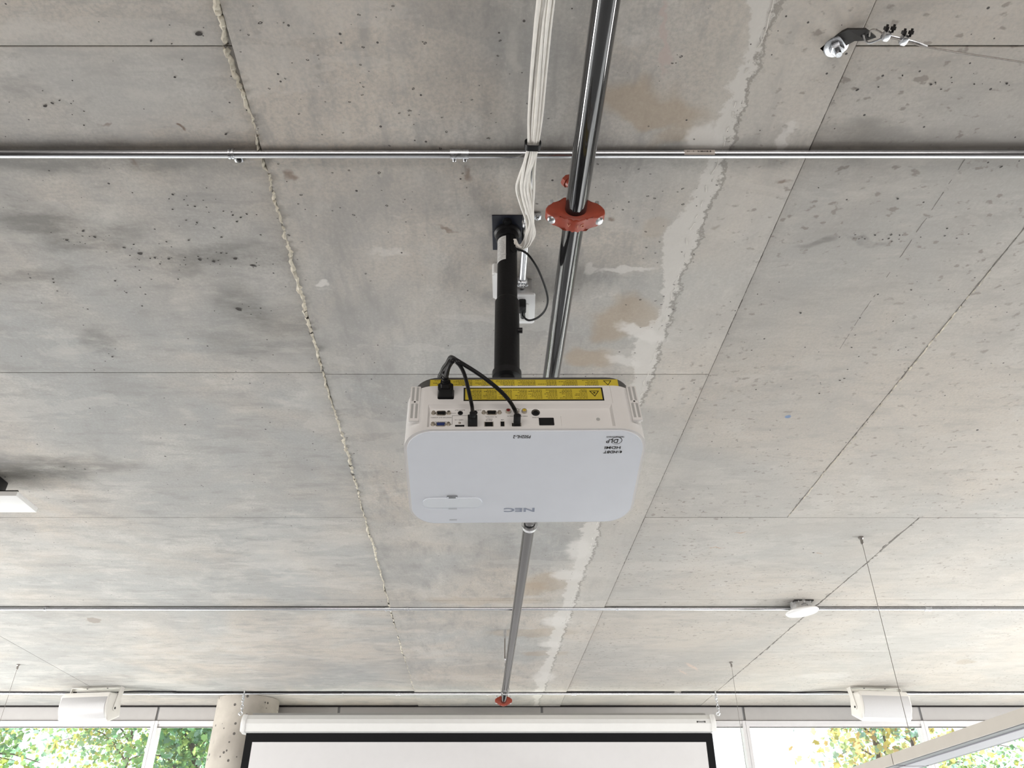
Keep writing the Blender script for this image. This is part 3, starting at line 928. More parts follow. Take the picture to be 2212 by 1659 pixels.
def warn_triangle(parent, cx, cz, s, y, sun_mark):
    bm = B()
    o = [(cx - s, cz + s * 0.80), (cx + s, cz + s * 0.80), (cx, cz - s * 0.90)]
    i = [(cx - s * 0.72, cz + s * 0.64), (cx + s * 0.72, cz + s * 0.64), (cx, cz - s * 0.60)]
    ring_prism(bm, o, i, (0, y, 0), (1, 0, 0), (0, 0, 1), (0, -1, 0), 0.0, 0.0002)
    if sun_mark:
        star = []
        for k in range(24):
            r = s * (0.34 if k % 2 == 0 else 0.13)
            star.append((cx + r * cos(2 * pi * k / 24), cz + s * 0.22 + r * sin(2 * pi * k / 24)))
        prism(bm, star, (0, y, 0), (1, 0, 0), (0, 0, 1), (0, -1, 0), 0.0, 0.0002)
    obj('warning_triangle', bm, M['ink'], parent, local=True)

lab = [-0.1065, 0.1440, 0.0690, 0.1035]
bm = B(); box(bm, ((lab[0] + lab[1]) / 2, -0.0001, (lab[2] + lab[3]) / 2), (lab[1] - lab[0], 0.0004, lab[3] - lab[2]), bev=0.0001, seg=1)
l1 = tag(obj('laser_label', bm, M['ink'], proj, local=True), 'yellow multilingual laser warning label with black border')
bm = B(); box(bm, ((lab[0] + lab[1]) / 2, -0.0004, (lab[2] + lab[3]) / 2), (lab[1] - lab[0] - 0.0058, 0.0003, lab[3] - lab[2] - 0.0058)); obj('yellow_field', bm, M['yellow'], l1, local=True)
bm = B(); small_print(bm, -0.100, 0.1165, 0.0735, 0.0985, -0.0006, 8, 7, 5, bold=(5,)); o = obj('small_print', bm, M['ink2'], l1, local=True, smooth=False); o['kind'] = 'stuff'
warn_triangle(l1, 0.1280, 0.0868, 0.0090, -0.00055, True)

YT = 0.0066
bm = B(); box(bm, ((0.0043, 0.007, 0.1254)[0], YT + 0.0001, HB + 0.0145), (0.344, 0.0004, 0.0190)); l2 = tag(obj('laser_label', bm, M['yellow'], proj, local=True), 'long yellow warning label on the charcoal tray')
bm = B(); small_print(bm, -0.166, 0.142, HB + 0.0065, HB + 0.0228, YT - 0.0002, 8, 5, 9, bold=(0, 2)); o = obj('small_print', bm, M['ink2'], l2, local=True, smooth=False); o['kind'] = 'stuff'
warn_triangle(l2, 0.1570, HB + 0.0145, 0.0078, YT - 0.0002, False)

# connectors in the rear bay
YB = 0.0075
def port_group(name, label):
    return tag(obj(name[0], name[1], name[2], proj, local=True), label)

def dsub(p, w, hgt, insert, label):
    x, z = p[0], p[2]
    bm = B(); prism(bm, rrect(x - w / 2, z - hgt / 2, x + w / 2, z + hgt / 2, hgt * 0.35), (0, YB, 0), (1, 0, 0), (0, 0, 1), (0, -1, 0), -0.001, 0.0012, bev=0.0003, seg=1)
    for s in (-1, 1):
        lathe(bm, (x + s * (w / 2 + 0.0045), YB, z), (0, -1, 0), [(0.0042, 0), (0.0042, 0.0010), (0.0030, 0.0014), (0.0030, 0.0042), (0.0018, 0.0044)], 10)
    c = tag(obj('video_port', bm, M['nickel'], proj, local=True), label)
    bm = B(); prism(bm, [(x - w * 0.42, z + hgt * 0.33), (x + w * 0.42, z + hgt * 0.33), (x + w * 0.36, z - hgt * 0.33), (x - w * 0.36, z - hgt * 0.33)], (0, YB, 0), (1, 0, 0), (0, 0, 1), (0, -1, 0), 0.001, 0.0016)
    obj('socket', bm, insert, c, local=True)
dsub((-0.1454, 0.0075, 0.0458), 0.0175, 0.0115, M['hole'], 'monitor output port with dark socket')
dsub((-0.1454, 0.0075, 0.0184), 0.0175, 0.0105, M['blue'], 'computer input port with blue socket')
dsub((-0.0572, 0.0075, 0.0464), 0.0185, 0.0115, M['hole'], 'serial control port')
bm = B()
pa, pb = (-0.1309, 0.0075, 0.0457), (-0.1196, 0.0075, 0.0456)
box(bm, ((pa[0] + pb[0]) / 2, YB - 0.0001, pa[2]), (pb[0] - pa[0], 0.0002, 0.0005))
ga, gb_, gc = (-0.1295, 0.0075, 0.0183), (-0.1259, 0.0075, 0.0399), (-0.0985, 0.0075, 0.0397)
box(bm, ((ga[0] + gb_[0]) / 2, YB - 0.0001, ga[2]), (gb_[0] - ga[0], 0.0002, 0.0005))
box(bm, (gb_[0], YB - 0.0001, (ga[2] + gb_[2]) / 2), (0.0005, 0.0002, abs(gb_[2] - ga[2])))
box(bm, ((gb_[0] + gc[0]) / 2, YB - 0.0001, gb_[2]), (gc[0] - gb_[0], 0.0002, 0.0005))
obj('printed_line', bm, M['ink'], proj, local=True)

def jack(p, r, mat, depth=0.0022, hole=0.5, name='audio_jack', label=None):
    x, z = p[0], p[2]
    bm = B(); lathe(bm, (x, YB, z), (0, -1, 0), [(r, -0.001), (r, depth * 0.7), (r * 0.9, depth), (r * hole, depth), (r * hole, depth * 0.4)], 20)
    o = obj(name, bm, mat, proj, local=True)
    bm = B(); cyl(bm, (x, YB - depth * 0.3, z), (x, YB - depth * 0.45, z), r * hole, 14); obj('jack_hole', bm, M['hole'], o, local=True)
    if label:
        tag(o, label)
    return o
jack((-0.1119, 0.0075, 0.0456), 0.0045, M['black'])
jack((-0.0864, 0.0075, 0.0466), 0.0045, M['black'])
for p, mt, lb in (((-0.0279, 0.0075, 0.0485), 'red', 'red round jack'), ((-0.0132, 0.0075, 0.0485), 'jack_white', 'white round jack'), ((0.0002, 0.0075, 0.0484), 'jack_yellow', 'yellow round jack')):
    j = jack(p, 0.0048, M['nickel'], 0.0052, 0.72, 'phono_jack', lb)
    bm = B(); lathe(bm, (p[0], YB, p[2]), (0, -1, 0), [(0.0034, 0.002), (0.0034, 0.0046), (0.0014, 0.0046), (0.0014, 0.003)], 14); obj('coloured_ring', bm, M[mt], j, local=True)
dj = jack((0.0201, 0.0075, 0.0459), 0.0074, M['black'], 0.0026, 0.72, 'round_socket', 'large black round socket')
bm = B(); q = (0.0201, 0.0075, 0.0459); ring_prism(bm, ellipse(q[0], q[2], .0056, .0056, 24), ellipse(q[0], q[2] - .0006, .0050, .0050, 24), (0, YB, 0), (1, 0, 0), (0, 0, 1), (0, -1, 0), 0.001, 0.0023); obj('metal_shield', bm, M['nickel'], dj, local=True)

def slot_port(p, w, hgt, name, label, rim=0.0012, rimmat='nickel'):
    bm = B(); box(bm, (p[0], YB - 0.0002, p[2]), (w, 0.0012, hgt), bev=0.0002, seg=1)
    o = tag(obj(name, bm, M[rimmat], proj, local=True), label)
    bm = B(); box(bm, (p[0], YB - 0.0009, p[2]), (w - 2 * rim, 0.0004, hgt - 2 * rim)); obj('slot_opening', bm, M['hole'], o, local=True)
slot_port((-0.1127, 0.0075, 0.0143), 0.0160, 0.0048, 'video_slot', 'flat digital video slot', 0.0006, 'hole')
slot_port((-0.0625, 0.0075, 0.0179), 0.0160, 0.0125, 'network_port', 'empty network port', 0.0013)
slot_port((-0.0389, 0.0075, 0.0183), 0.0075, 0.0128, 'data_port', 'small upright data port', 0.0009)
slot_port((-0.0146, 0.0075, 0.0153), 0.0165, 0.0110, 'network_port', 'network port with a black plug in it', 0.0013)
bm = B(); p = (-0.1128, 0.0075, 0.0216); lathe(bm, (p[0], YB, p[2]), (0, -1, 0), [(0.0022, 0), (0.0022, 0.0008), (0.0012, 0.0012)], 12); obj('screw', bm, M['nickel'], proj, local=True)
bm = B(); p = (0.1287, 0.0075, 0.0291); lathe(bm, (p[0], YB, p[2]), (0, -1, 0), [(0.0034, 0), (0.0034, 0.0010), (0.0018, 0.0012)], 16); obj('screw', bm, M['railgrey'], proj, local=True)
p, q = (0.0247, 0.0075, 0.015), (0.051, 0.0075, 0.0331)
bm = B(); prism(bm, rrect(p[0], p[2], q[0], q[2], 0.0014, 4), (0, YB, 0), (1, 0, 0), (0, 0, 1), (0, -1, 0), -0.001, 0.0012, bev=0.0003, seg=1); tag(obj('sensor_window', bm, M['black'], proj, local=True), 'black glossy rectangular window in the rear bay')
for p in ((-0.0738, 0.004, 0.0078), (0.0672, 0.004, 0.0068)):
    bm = B(); box(bm, (p[0], 0.004, 0.0055), (0.011, 0.006, 0.0022), bev=0.0007); obj('lid_clip', bm, M['white'], proj, local=True)
for p, s, body in (((-0.1451, 0.0075, 0.0354), 0.0032, 'MONITOR OUT (COMP1)'), ((-0.1456, 0.0075, 0.0246), 0.0032, 'COMPUTER IN'), ((-0.1128, 0.0075, 0.0537), 0.0032, 'AUDIO OUT'),
                   ((-0.0823, 0.0075, 0.0535), 0.0032, 'AUDIO IN'), ((-0.1141, 0.0075, 0.0295), 0.0032, 'HDMI 1 IN'), ((-0.0582, 0.0075, 0.0366), 0.0032, 'PC CONTROL'), ((-0.0624, 0.0075, 0.0275), 0.0030, 'Ethernet/'),
                   ((-0.0615, 0.0075, 0.0309), 0.0030, 'HDBaseT'), ((-0.0386, 0.0075, 0.029), 0.0030, 'USB'), ((-0.0113, 0.0075, 0.0557), 0.0030, 'L/MONO'), ((-0.0234, 0.0075, 0.0381), 0.0030, 'AUDIO IN'),
                   ((-0.0007, 0.0075, 0.038), 0.0030, 'VIDEO IN'), ((0.0194, 0.0075, 0.0344), 0.0030, '3D SYNC')):
    text_mesh('port_lettering', body, s, on_rear(p, YB - 0.0001), M['ink'], proj)

# power inlet and lens on the far side
bm = B(); p = (-0.138, 0.0, 0.0803); prism(bm, rrect(p[0] - 0.0145, 0.0735, p[0] + 0.0145, 0.0985, 0.003, 4), (0, 0, 0), (1, 0, 0), (0, 0, 1), (0, -1, 0), -0.002, 0.0006); obj('power_inlet', bm, M['black'], proj, local=True)
bm = B(); lathe(bm, (-0.08, DEPTH - 0.01, 0.055), (0, 1, 0), [(0.040, 0), (0.040, 0.022), (0.034, 0.026), (0.030, 0.018)], 32); lens = obj('lens_barrel', bm, M['black'], proj, local=True)
bm = B(); lathe(bm, (-0.08, DEPTH + 0.004, 0.055), (0, 1, 0), [(0.031, 0), (0.024, 0.006), (0.012, 0.009), (0, 0.010)], 24); obj('lens_glass', bm, M['plate'], lens, local=True)

# ------------------------------------------------------------------ black pole mount
PX, PY_ = -0.0105, 1.36
pole = thing('pole_mount', 'black telescopic ceiling pole that carries the projector', 'mount', (PX, PY_, CEIL))
ca, cb = (-0.0448, 1.3054, 2.9), (0.0241, 1.4194, 2.9)
bm = B(); box(bm, (-0.0105, (ca[1] + cb[1]) / 2, CEIL - 0.0055), (0.070, cb[1] - ca[1], 0.005), bev=0.0008, seg=1); pl = obj('ceiling_plate', bm, M['plate'], pole)
for yy in (ca[1] + 0.018, cb[1] - 0.018):
    bm = B(); lathe(bm, (PX, yy, CEIL - 0.008), (0, 0, -1), [(0.011, 0), (0.011, 0.002), (0.0068, 0.0022), (0.0068, 0.007), (0.004, 0.0074)], 18); obj('bolt', bm, M['black'], pl)
bm = B(); lathe(bm, (PX, PY_, CEIL - 0.008), (0, 0, -1), [(0.031, 0), (0.031, 0.006), (0.0262, 0.010), (0.0262, 0.024), (0.022, 0.026)], 32); obj('collar', bm, M['black'], pole)
bm = B(); cyl(bm, (PX, PY_, CEIL - 0.012), (PX, PY_, 2.640), 0.0222, 40); up = obj('upper_tube', bm, M['powder'], pole)
bm = B(); prism(bm, rrect(-0.0065, -0.027, 0.0065, 0.027, 0.006), (PX + 0.0125, PY_ - 0.0187, CEIL - 0.058), Vector((0.83, 0.56, 0)).normalized(), (0, 0, 1), Vector((0.56, -0.83, 0)).normalized(), -0.003, 0.0006); obj('cable_slot', bm, M['hole'], up)
bm = B(); lathe(bm, (PX, PY_, 2.693), (0, 0, -1), [(0.0228, 0), (0.0262, 0.006), (0.0262, 0.190), (0.0262, 0.191)], 40); low = obj('lower_tube', bm, M['powder'], pole)
bm = B(); cyl(bm, (PX + 0.022, PY_ - 0.008, 2.606), (PX + 0.0325, PY_ - 0.008, 2.606), 0.0062, 12); obj('locking_bolt', bm, M['black'], low)
bm = B(); lathe(bm, (PX, PY_, 2.505), (0, 0, -1), [(0.030, 0), (0.030, 0.014), (0.018, 0.016), (0.018, 0.045)], 28); obj('ball_joint', bm, M['black'], pole)
def LW(x, y, z):
    return POSE @ Vector((x, y, z))
R3 = POSE.to_3x3()
cp = POSE.inverted() @ Vector((PX, PY_, 2.45))
bm = B(); box(bm, LW(cp.x, cp.y, HB + 0.052), (0.13, 0.11, 0.006), R3, bev=0.001, seg=1); cyl(bm, (PX, PY_, 2.47), LW(cp.x, cp.y, HB + 0.052), 0.018, 16)
hub = obj('hub_plate', bm, M['black'], pole)
for sx, sy in ((-1, -1), (-1, 1), (1, -1), (1, 1)):
    a = Vector((cp.x + sx * 0.05, cp.y + sy * 0.045, HB + 0.052)); b = Vector((cp.x + sx * 0.10, cp.y + sy * 0.075, HB + 0.052)); c = Vector((b.x, b.y, HB + 0.0295))
    bm = B(); tube(bm, [POSE @ a, POSE @ b, POSE @ (b + Vector((sx * .002, 0, -.004))), POSE @ c], 0.006, 8); obj('mount_arm', bm, M['black'], pole)
bm = B()                                                                # paper label wrapped round the tube
rows = []
for k in range(13):
    a = radians(182 + 80 * k / 12)
    rows.append([bm.verts.new((PX + 0.0225 * cos(a), PY_ + 0.0225 * sin(a), z)) for z in (2.862, 2.792)])
for a, b in zip(rows, rows[1:]):
    bm.faces.new((a[0], b[0], b[1], a[1]))
pl_ = tag(obj('paper_label', bm, M['paper'], up), 'white printed label wrapped round the tube')
bm = B()
rnd = random.Random(4)
for r in range(15):
    z = 2.856 - r * 0.0041
    k = 0
    while k < 11:
        n_ = rnd.choice((1, 2, 3)); 
        if rnd.random() < 0.75:
            v = []
            for q in range(n_ + 1):
                a = radians(184 + 76 * (k + q * 0.85) / 12)
                v.append([bm.verts.new((PX + 0.0227 * cos(a), PY_ + 0.0227 * sin(a), zz)) for zz in (z, z - 0.0017)])
            for a, b in zip(v, v[1:]):
                bm.faces.new((a[0], b[0], b[1], a[1]))
        k += n_
o = obj('small_print', bm, M['railgrey'], pl_, smooth=False); o['kind'] = 'stuff'

# ------------------------------------------------------------------ cords behind the projector
def Vv(p):
    return Vector(p)
RET = [(-0.1026, 1.1263, 2.3721), (-0.1121, 1.1646, 2.3865), (-0.1245, 1.2129, 2.4039)]
def ret(dx, dz):
    e = [Vector(p) + Vector((dx, 0, dz)) for p in RET]
    e += [LW(-0.150 + dx, 0.050, 0.163 + dz), LW(-0.11 + dx, 0.090, 0.150 + abs(dz)), LW(-0.085 + dx, 0.130, 0.147 + abs(dz))]
    return e
# power cord
s = (-0.138, 0.0, 0.0803)
px, pz = s[0], 0.0855
pc = thing('power_cord', 'thick black power cord plugged into the rear of the projector', 'cord', LW(px, 0, pz))
bm = B()
prism(bm, rrect(px - 0.0135, pz - 0.0095, px + 0.0135, pz + 0.0095, 0.0045, 5), (0, 0, 0), (1, 0, 0), (0, 0, 1), (0, -1, 0), 0.0008, 0.021, bev=0.003, seg=3)
prism(bm, rrect(px - 0.0085, pz - 0.0080, px + 0.0085, pz + 0.0080, 0.004, 5), (0, 0, 0), (1, 0, 0), (0, 0, 1), (0, -1, 0), 0.019, 0.031, bev=0.002, seg=2)
bm.transform(POSE); plug = obj('plug', bm, M['black'], pc)
bm = B(); lathe(bm, LW(px, -0.030, pz), R3 @ Vector((0, -1, 0)), [(0.0068, 0), (0.0066, .004), (0.0050, .0045), (0.0050, .006), (0.0063, .0065), (0.0061, .010), (0.0048, .0105), (0.0048, .012), (0.0058, .0125), (0.0056, .016), (0.0046, .0165), (0.0046, .018), (0.0053, .0185), (0.0050, .022)], 16); obj('strain_relief', bm, M['black'], plug)
bm = B(); tube(bm, smooth_path([LW(px, -0.048, pz), (-0.1126, 1.145, 2.3561), (-0.109, 1.1261, 2.3558), (-0.1042, 1.1119, 2.3575), (-0.0985, 1.1065, 2.3604)] + ret(0.0, 0.0), 8), 0.0042, 10); obj('cord', bm, M['rubber'], pc)
# video cable
s = (-0.0905, 0.0075, 0.0237)
vc = thing('video_cable', 'black video cable with a square plug beside the yellow label', 'cable', LW(s[0], 0, 0.012))
bm = B(); box(bm, (s[0], -0.006, 0.0115), (0.0165, 0.026, 0.0105), bev=0.0015); box(bm, (s[0], -0.022, 0.0115), (0.010, 0.010, 0.0085), bev=0.0015); bm.transform(POSE); obj('plug', bm, M['black'], vc)
bm = B(); tube(bm, smooth_path([LW(s[0], -0.024, 0.0115), (-0.0693, 1.1845, 2.3188), (-0.0727, 1.1592, 2.3266), (-0.0768, 1.1367, 2.3375), (-0.0818, 1.1207, 2.3475), (-0.0877, 1.1107, 2.3539), (-0.0945, 1.1053, 2.3586)] + ret(0.004, 0.005), 8), 0.0033, 10); obj('cord', bm, M['rubber'], vc)
# network cable
s = (-0.0146, 0.0075, 0.0153)
nc = thing('network_cable', 'black network cable crossing the yellow label to the right port', 'cable', LW(s[0], 0, 0.01))
bm = B(); box(bm, (s[0], 0.001, 0.0105), (0.0115, 0.014, 0.0080), bev=0.001); prism(bm, rrect(s[0] - 0.006, 0.0065, s[0] + 0.006, 0.0145, 0.002), (0, 0, 0), (1, 0, 0), (0, 0, 1), (0, -1, 0), 0.004, 0.022, bev=0.002); bm.transform(POSE); obj('plug', bm, M['black'], nc)
bm = B(); tube(bm, smooth_path([LW(s[0], -0.020, 0.0105), (0.0048, 1.1905, 2.315), (-0.0056, 1.1678, 2.3207), (-0.022, 1.1482, 2.329), (-0.0438, 1.1317, 2.3398), (-0.0638, 1.1199, 2.3488), (-0.0799, 1.1103, 2.3545), (-0.0913, 1.1032, 2.3581)] + ret(-0.002, 0.009), 8), 0.0036, 10); obj('cord', bm, M['rubber'], nc)

# ------------------------------------------------------------------ sprinkler pipe with couplings and hangers
PZ = CEIL - 0.17
pa, pb = Vector((0.141, 0.694, 2.73)), Vector((-0.0558, 5.6572, 2.73))
pd = (pb - pa).normalized()
def on_pipe(y):
    return pa + pd * ((y - pa.y) / pd.y)
yc1, yc2 = (0.1215, 1.1384, 2.73)[1], (-0.0561, 5.6868, 2.73)[1]
sp = thing('sprinkler_pipe', 'black steel sprinkler pipe with red couplings under the ceiling', 'pipe', on_pipe(yc1))
PR_ = 0.0212
bm = B(); cyl(bm, on_pipe(-2.5), on_pipe(yc1 - 0.001), PR_, 40); obj('pipe_length', bm, M['pipe'], sp)
bm = B(); cyl(bm, on_pipe(yc1 + 0.001), on_pipe(yc2 + 0.012), PR_, 40); obj('pipe_length', bm, M['pipe'], sp)
side = pd.cross(Vector((0, 0, 1))).normalized()
upv = side.cross(pd).normalized()

def coupling(y, lettering, flip=1):
    c = on_pipe(y)
    bm = B()
    arc = lambda a0, a1, st: [(0.0330 * cos(radians(a)), 0.0330 * sin(radians(a))) for a in range(a0, a1, st)]
    ear = [(0.058, 0.004), (0.054, 0.012), (0.043, 0.0185), (0.033, 0.023)]
    outl = [(-x, y) for x, y in ear] + arc(130, 49, -10) + ear[::-1] + [(x, -y) for x, y in ear] + arc(-50, -131, -10) + [(-x, -y) for x, y in ear[::-1]]
    half = lambda a: 0.0165 - 0.0050 * min(1, max(0, (abs(a) - 0.026) / 0.022))
    A = [bm.verts.new(c + side * a + upv * b - pd * half(a)) for a, b in outl]
    Z = [bm.verts.new(c + side * a + upv * b + pd * half(a)) for a, b in outl]
    bm.faces.new(A[::-1]); bm.faces.new(Z)
    for i in range(len(A)):
        j = (i + 1) % len(A)
        bm.faces.new((A[i], A[j], Z[j], Z[i]))
    es = [e for e in bm.edges if len(e.link_faces) == 2 and any(len(f.verts) > 10 for f in e.link_faces)]
    bmesh.ops.bevel(bm, geom=es, offset=0.004, segments=3, profile=0.5, affect='EDGES')
    k = tag(obj('coupling', bm, M['orange'], sp, angle=50), 'brick red bolted pipe coupling')
    for sx in (-1, 1):
        q = c + side * (0.045 * sx)
        bm = B(); lathe(bm, q - upv * 0.011, -upv, [(0.0075, -0.002), (0.0095, 0.001), (0.0095, 0.006), (0.0075, 0.0085), (0.003, 0.0095)], 18)
        cyl(bm, q + upv * 0.008, q + upv * 0.034, 0.0048, 12); lathe(bm, q + upv * 0.013, upv, [(0.0085, 0), (0.0085, 0.008)], 6)
        obj('bolt', bm, M['zinc'], k)
    if lettering:
        for ch, a in zip(lettering, (-24, 6, 22)):
            z_ = (-upv * cos(radians(a)) + side * sin(radians(a))).normalized()
            y_ = -pd
            x_ = y_.cross(z_)
            m4 = Matrix.Translation(c + z_ * 0.0332) @ Matrix((x_, y_, z_)).transposed().to_4x4()
            text_mesh('embossed_letter', ch, 0.012, WM[k.name].inverted() @ m4, M['orange_worn'], k, ext=0.0009)
coupling(yc1, 'VIC')
coupling(yc2, None)
# small outlet lug above the pipe
q = Vector((0.1025, 1.0705, 2.76))
bm = B(); cyl(bm, on_pipe(q.y + 0.01) + upv * 0.012, q + Vector((0.002, 0.01, 0.004)), 0.011, 14); lathe(bm, q + Vector((0.002, 0.01, 0.002)), (q - on_pipe(q.y)).normalized(), [(0.012, -0.006), (0.012, 0.003), (0.006, 0.006)], 8)
tag(obj('outlet_lug', bm, M['orange'], sp), 'red outlet boss on the side of the pipe')

def hanger(y, rod_to=CEIL):
    c = on_pipe(y)
    bm = B()
    n = 36
    R0 = PR_ + 0.0048
    for w in (0,):
        rings = []
        for i in range(n):
            a = 2 * pi * i / n
            e = side * cos(a) + upv * sin(a)
            rings.append([bm.verts.new(c + e * R0 - pd * 0.009 - upv * 0.003), bm.verts.new(c + e * (R0 + 0.0024) - pd * 0.009 - upv * 0.003),
                          bm.verts.new(c + e * (R0 + 0.0024) + pd * 0.009 - upv * 0.003), bm.verts.new(c + e * R0 + pd * 0.009 - upv * 0.003)])
        for i in range(n):
            a, b = rings[i], rings[(i + 1) % n]
            for k in range(4):
                bm.faces.new((a[k], a[(k + 1) % 4], b[(k + 1) % 4], b[k]))
    rg = tag(obj('hanger_ring', bm, M['zinc'], sp), 'bright zinc hanger ring round the pipe')
    bm = B(); cyl(bm, c + upv * R0, Vector((c.x, c.y, rod_to + 0.002)), 0.0048, 10); lathe(bm, c + upv * (R0 - 0.001), (0, 0, 1), [(0.008, 0), (0.008, 0.008), (0.0055, 0.012)], 6)
    obj('threaded_rod', bm, M['zinc'], rg)
hanger((0.0562, 2.6741, 2.73)[1])
hanger((-0.0472, 5.3488, 2.73)[1])
ra = Vector((-0.0395, 4.5825, 2.9))
rb = on_pipe(ra.y)
rodx = rb + Vector((-0.027, 0, 0.006))
rod = thing('hanger_rod', 'thin threaded rod with anchor sleeve left of the far pipe', 'rod', (rodx.x, ra.y, CEIL))
bm = B(); cyl(bm, (rodx.x, ra.y, CEIL + 0.001), (rodx.x, ra.y, rodx.z - 0.01), 0.004, 10); obj('rod_shank', bm, M['wire'], rod)
bm = B(); cyl(bm, (rodx.x, ra.y, CEIL + 0.001), (rodx.x, ra.y, CEIL - 0.055), 0.0085, 12); obj('anchor_sleeve', bm, M['boxsteel'], rod)
bm = B(); box(bm, (rodx.x + 0.005, ra.y, rodx.z - 0.006), (0.018, 0.014, 0.010), bev=0.002); obj('pipe_clip', bm, M['zinc'], rod)

# ------------------------------------------------------------------ conduits across the ceiling
RC = 0.0090
def conduit(label, y, x0, x1, straps, couplings, group=None):
    z = CEIL - RC - 0.0015
    t = thing('conduit', label, 'conduit', (x0, y, z))
    bm = B(); cyl(bm, (x0, y, z), (x1, y, z), RC, 24); obj('metal_tube', bm, M['galv'], t)
    for x in straps:
        bm = B()
        for dx in (-0.0035, 0.0035):
            lathe(bm, (x + dx - 0.0028, y, z), (1, 0, 0), [(RC + 0.0004, 0), (RC + 0.0022, 0.0006), (RC + 0.0022, 0.005), (RC + 0.0004, 0.0056)], 20)
        box(bm, (x + 0.006, y + 0.019, CEIL - 0.002), (0.018, 0.020, 0.003), bev=0.001)
        s_ = obj('strap', bm, M['zinc'], t)
        bm = B(); lathe(bm, (x + 0.007, y + 0.022, CEIL - 0.003), (0, 0, -1), [(0.0058, 0), (0.0058, 0.003), (0.003, 0.0045)], 12); obj('strap_screw', bm, M['dark_steel'], s_)
    for x in couplings:
        bm = B(); cyl(bm, (x - 0.019, y, z), (x + 0.019, y, z), RC + 0.0018, 24)
        s_ = obj('conduit_coupling', bm, M['zinc'], t)
        for dx in (-0.011, 0.011):
            bm = B(); lathe(bm, (x + dx, y + RC * 0.8, z - RC * 0.5), (0, 0.75, -0.65), [(0.0042, 0), (0.0042, 0.006), (0.0032, 0.0075)], 10); obj('set_screw', bm, M['zinc'], s_)
    return t, z
y1 = (0.0, 1.1267, 2.8895)[1]
c1t, z1 = conduit('nearest bright metal conduit crossing above the projector pole', y1, -2.6, 2.6, [(-0.5757, 1.1302, 2.89)[0]], [(-0.1078, 1.1326, 2.89)[0]])
bm = B()
sx0 = (0.3524, 1.1181, 2.89)[0]; sx1 = (0.4149, 1.1181, 2.89)[0]
rows = []
for k in range(6):
    a = radians(170 + 70 * k / 5)
    rows.append([bm.verts.new((x, y1 + (RC + 0.0004) * cos(a), z1 + (RC + 0.0004) * sin(a))) for x in (sx0, sx1)])
for a, b in zip(rows, rows[1:]):
    bm.faces.new((a[0], a[1], b[1], b[0]))
st = tag(obj('sticker', bm, M['clear'], c1t), 'small printed sticker on the conduit')
bm = B()
rnd = random.Random(2)
for k in range(16):
    x = sx0 + 0.006 + (sx1 - sx0 - 0.012) * (0.0 + k / 16)
    if k in (2, 3, 5, 6):
        continue
    a = radians(196)
    box(bm, (x, y1 + (RC + 0.0007) * cos(a), z1 + (RC + 0.0007) * sin(a)), (rnd.choice((0.0008, 0.0014, 0.002)), 0.0003, 0.004))
o = obj('bar_marks', bm, M['ink'], st); o['kind'] = 'stuff'
y2 = (0.0, 4.1787, 2.8895)[1]
c2t, z2 = conduit('middle metal conduit running past the round white disc', y2, -3.9, 4.0, [(-2.4523, 4.1963, 2.89)[0], (-0.5478, 4.1804, 2.89)[0], (0.5527, 4.1804, 2.89)[0], (1.9222, 4.1645, 2.89)[0]], [(-0.6497, 4.1963, 2.89)[0], (2.1864, 4.1804, 2.89)[0]])
y3 = (0.0, 6.2278, 2.8895)[1]
c3t, z3 = conduit('farthest metal conduit above the projection screen and speakers', y3, -5.6, 5.6, [(-3.3534, 6.2778, 2.89)[0], (-2.6852, 6.246, 2.89)[0], (-1.2521, 6.2302, 2.89)[0], (-0.1818, 6.2302, 2.89)[0], (0.8542, 6.2302, 2.89)[0]], [(-0.8439, 6.2302, 2.89)[0], (0.4597, 6.2302, 2.89)[0]])

# conduit along the pole with the outlet box
ea, eb = Vector((0.0542, 0.7776, 2.866)), Vector((0.0253, 1.4954, 2.866))
ed = (eb - ea).normalized()
e0 = ea - ed * 2.0
ez = thing('outlet_conduit', 'short conduit under the white cables ending at the outlet box', 'conduit', eb)
bm = B(); cyl(bm, e0, eb, RC, 24); obj('metal_tube', bm, M['galv_y'], ez)
bm = B(); lathe(bm, eb - ed * 0.004, ed, [(RC + 0.0015, 0), (RC + 0.0030, 0.001), (RC + 0.0030, 0.010), (RC + 0.0045, 0.011), (RC + 0.0045, 0.018), (RC - 0.001, 0.020), (RC - 0.001, 0.030)], 18)
cn = obj('connector', bm, M['zinc'], ez)
for dx in (-0.009, 0.009):
    bm = B(); lathe(bm, eb + ed * 0.008 + Vector((dx, 0, -0.008)), (dx * 40, 0, -0.8), [(0.004, 0), (0.004, 0.005), (0.003, 0.006)], 10); obj('set_screw', bm, M['zinc'], cn)
sq = Vector((0.0541, 1.3039, 2.9))
sy = ea + ed * ((sq.y - ea.y) / ed.y)
bm = B(); lathe(bm, sy - ed * 0.006, ed, [(RC + 0.0005, 0), (RC + 0.0022, 0.001), (RC + 0.0022, 0.011), (RC + 0.0005, 0.012)], 20); box(bm, (sy.x + 0.021, sy.y, CEIL - 0.008), (0.022, 0.014, 0.016), bev=0.001)
s_ = obj('strap', bm, M['zinc'], ez)
bm = B(); lathe(bm, (sy.x + 0.024, sy.y, CEIL - 0.016), (0, 0, -1), [(0.006, 0), (0.006, 0.003), (0.003, 0.0045)], 12); obj('strap_screw', bm, M['zinc'], s_)

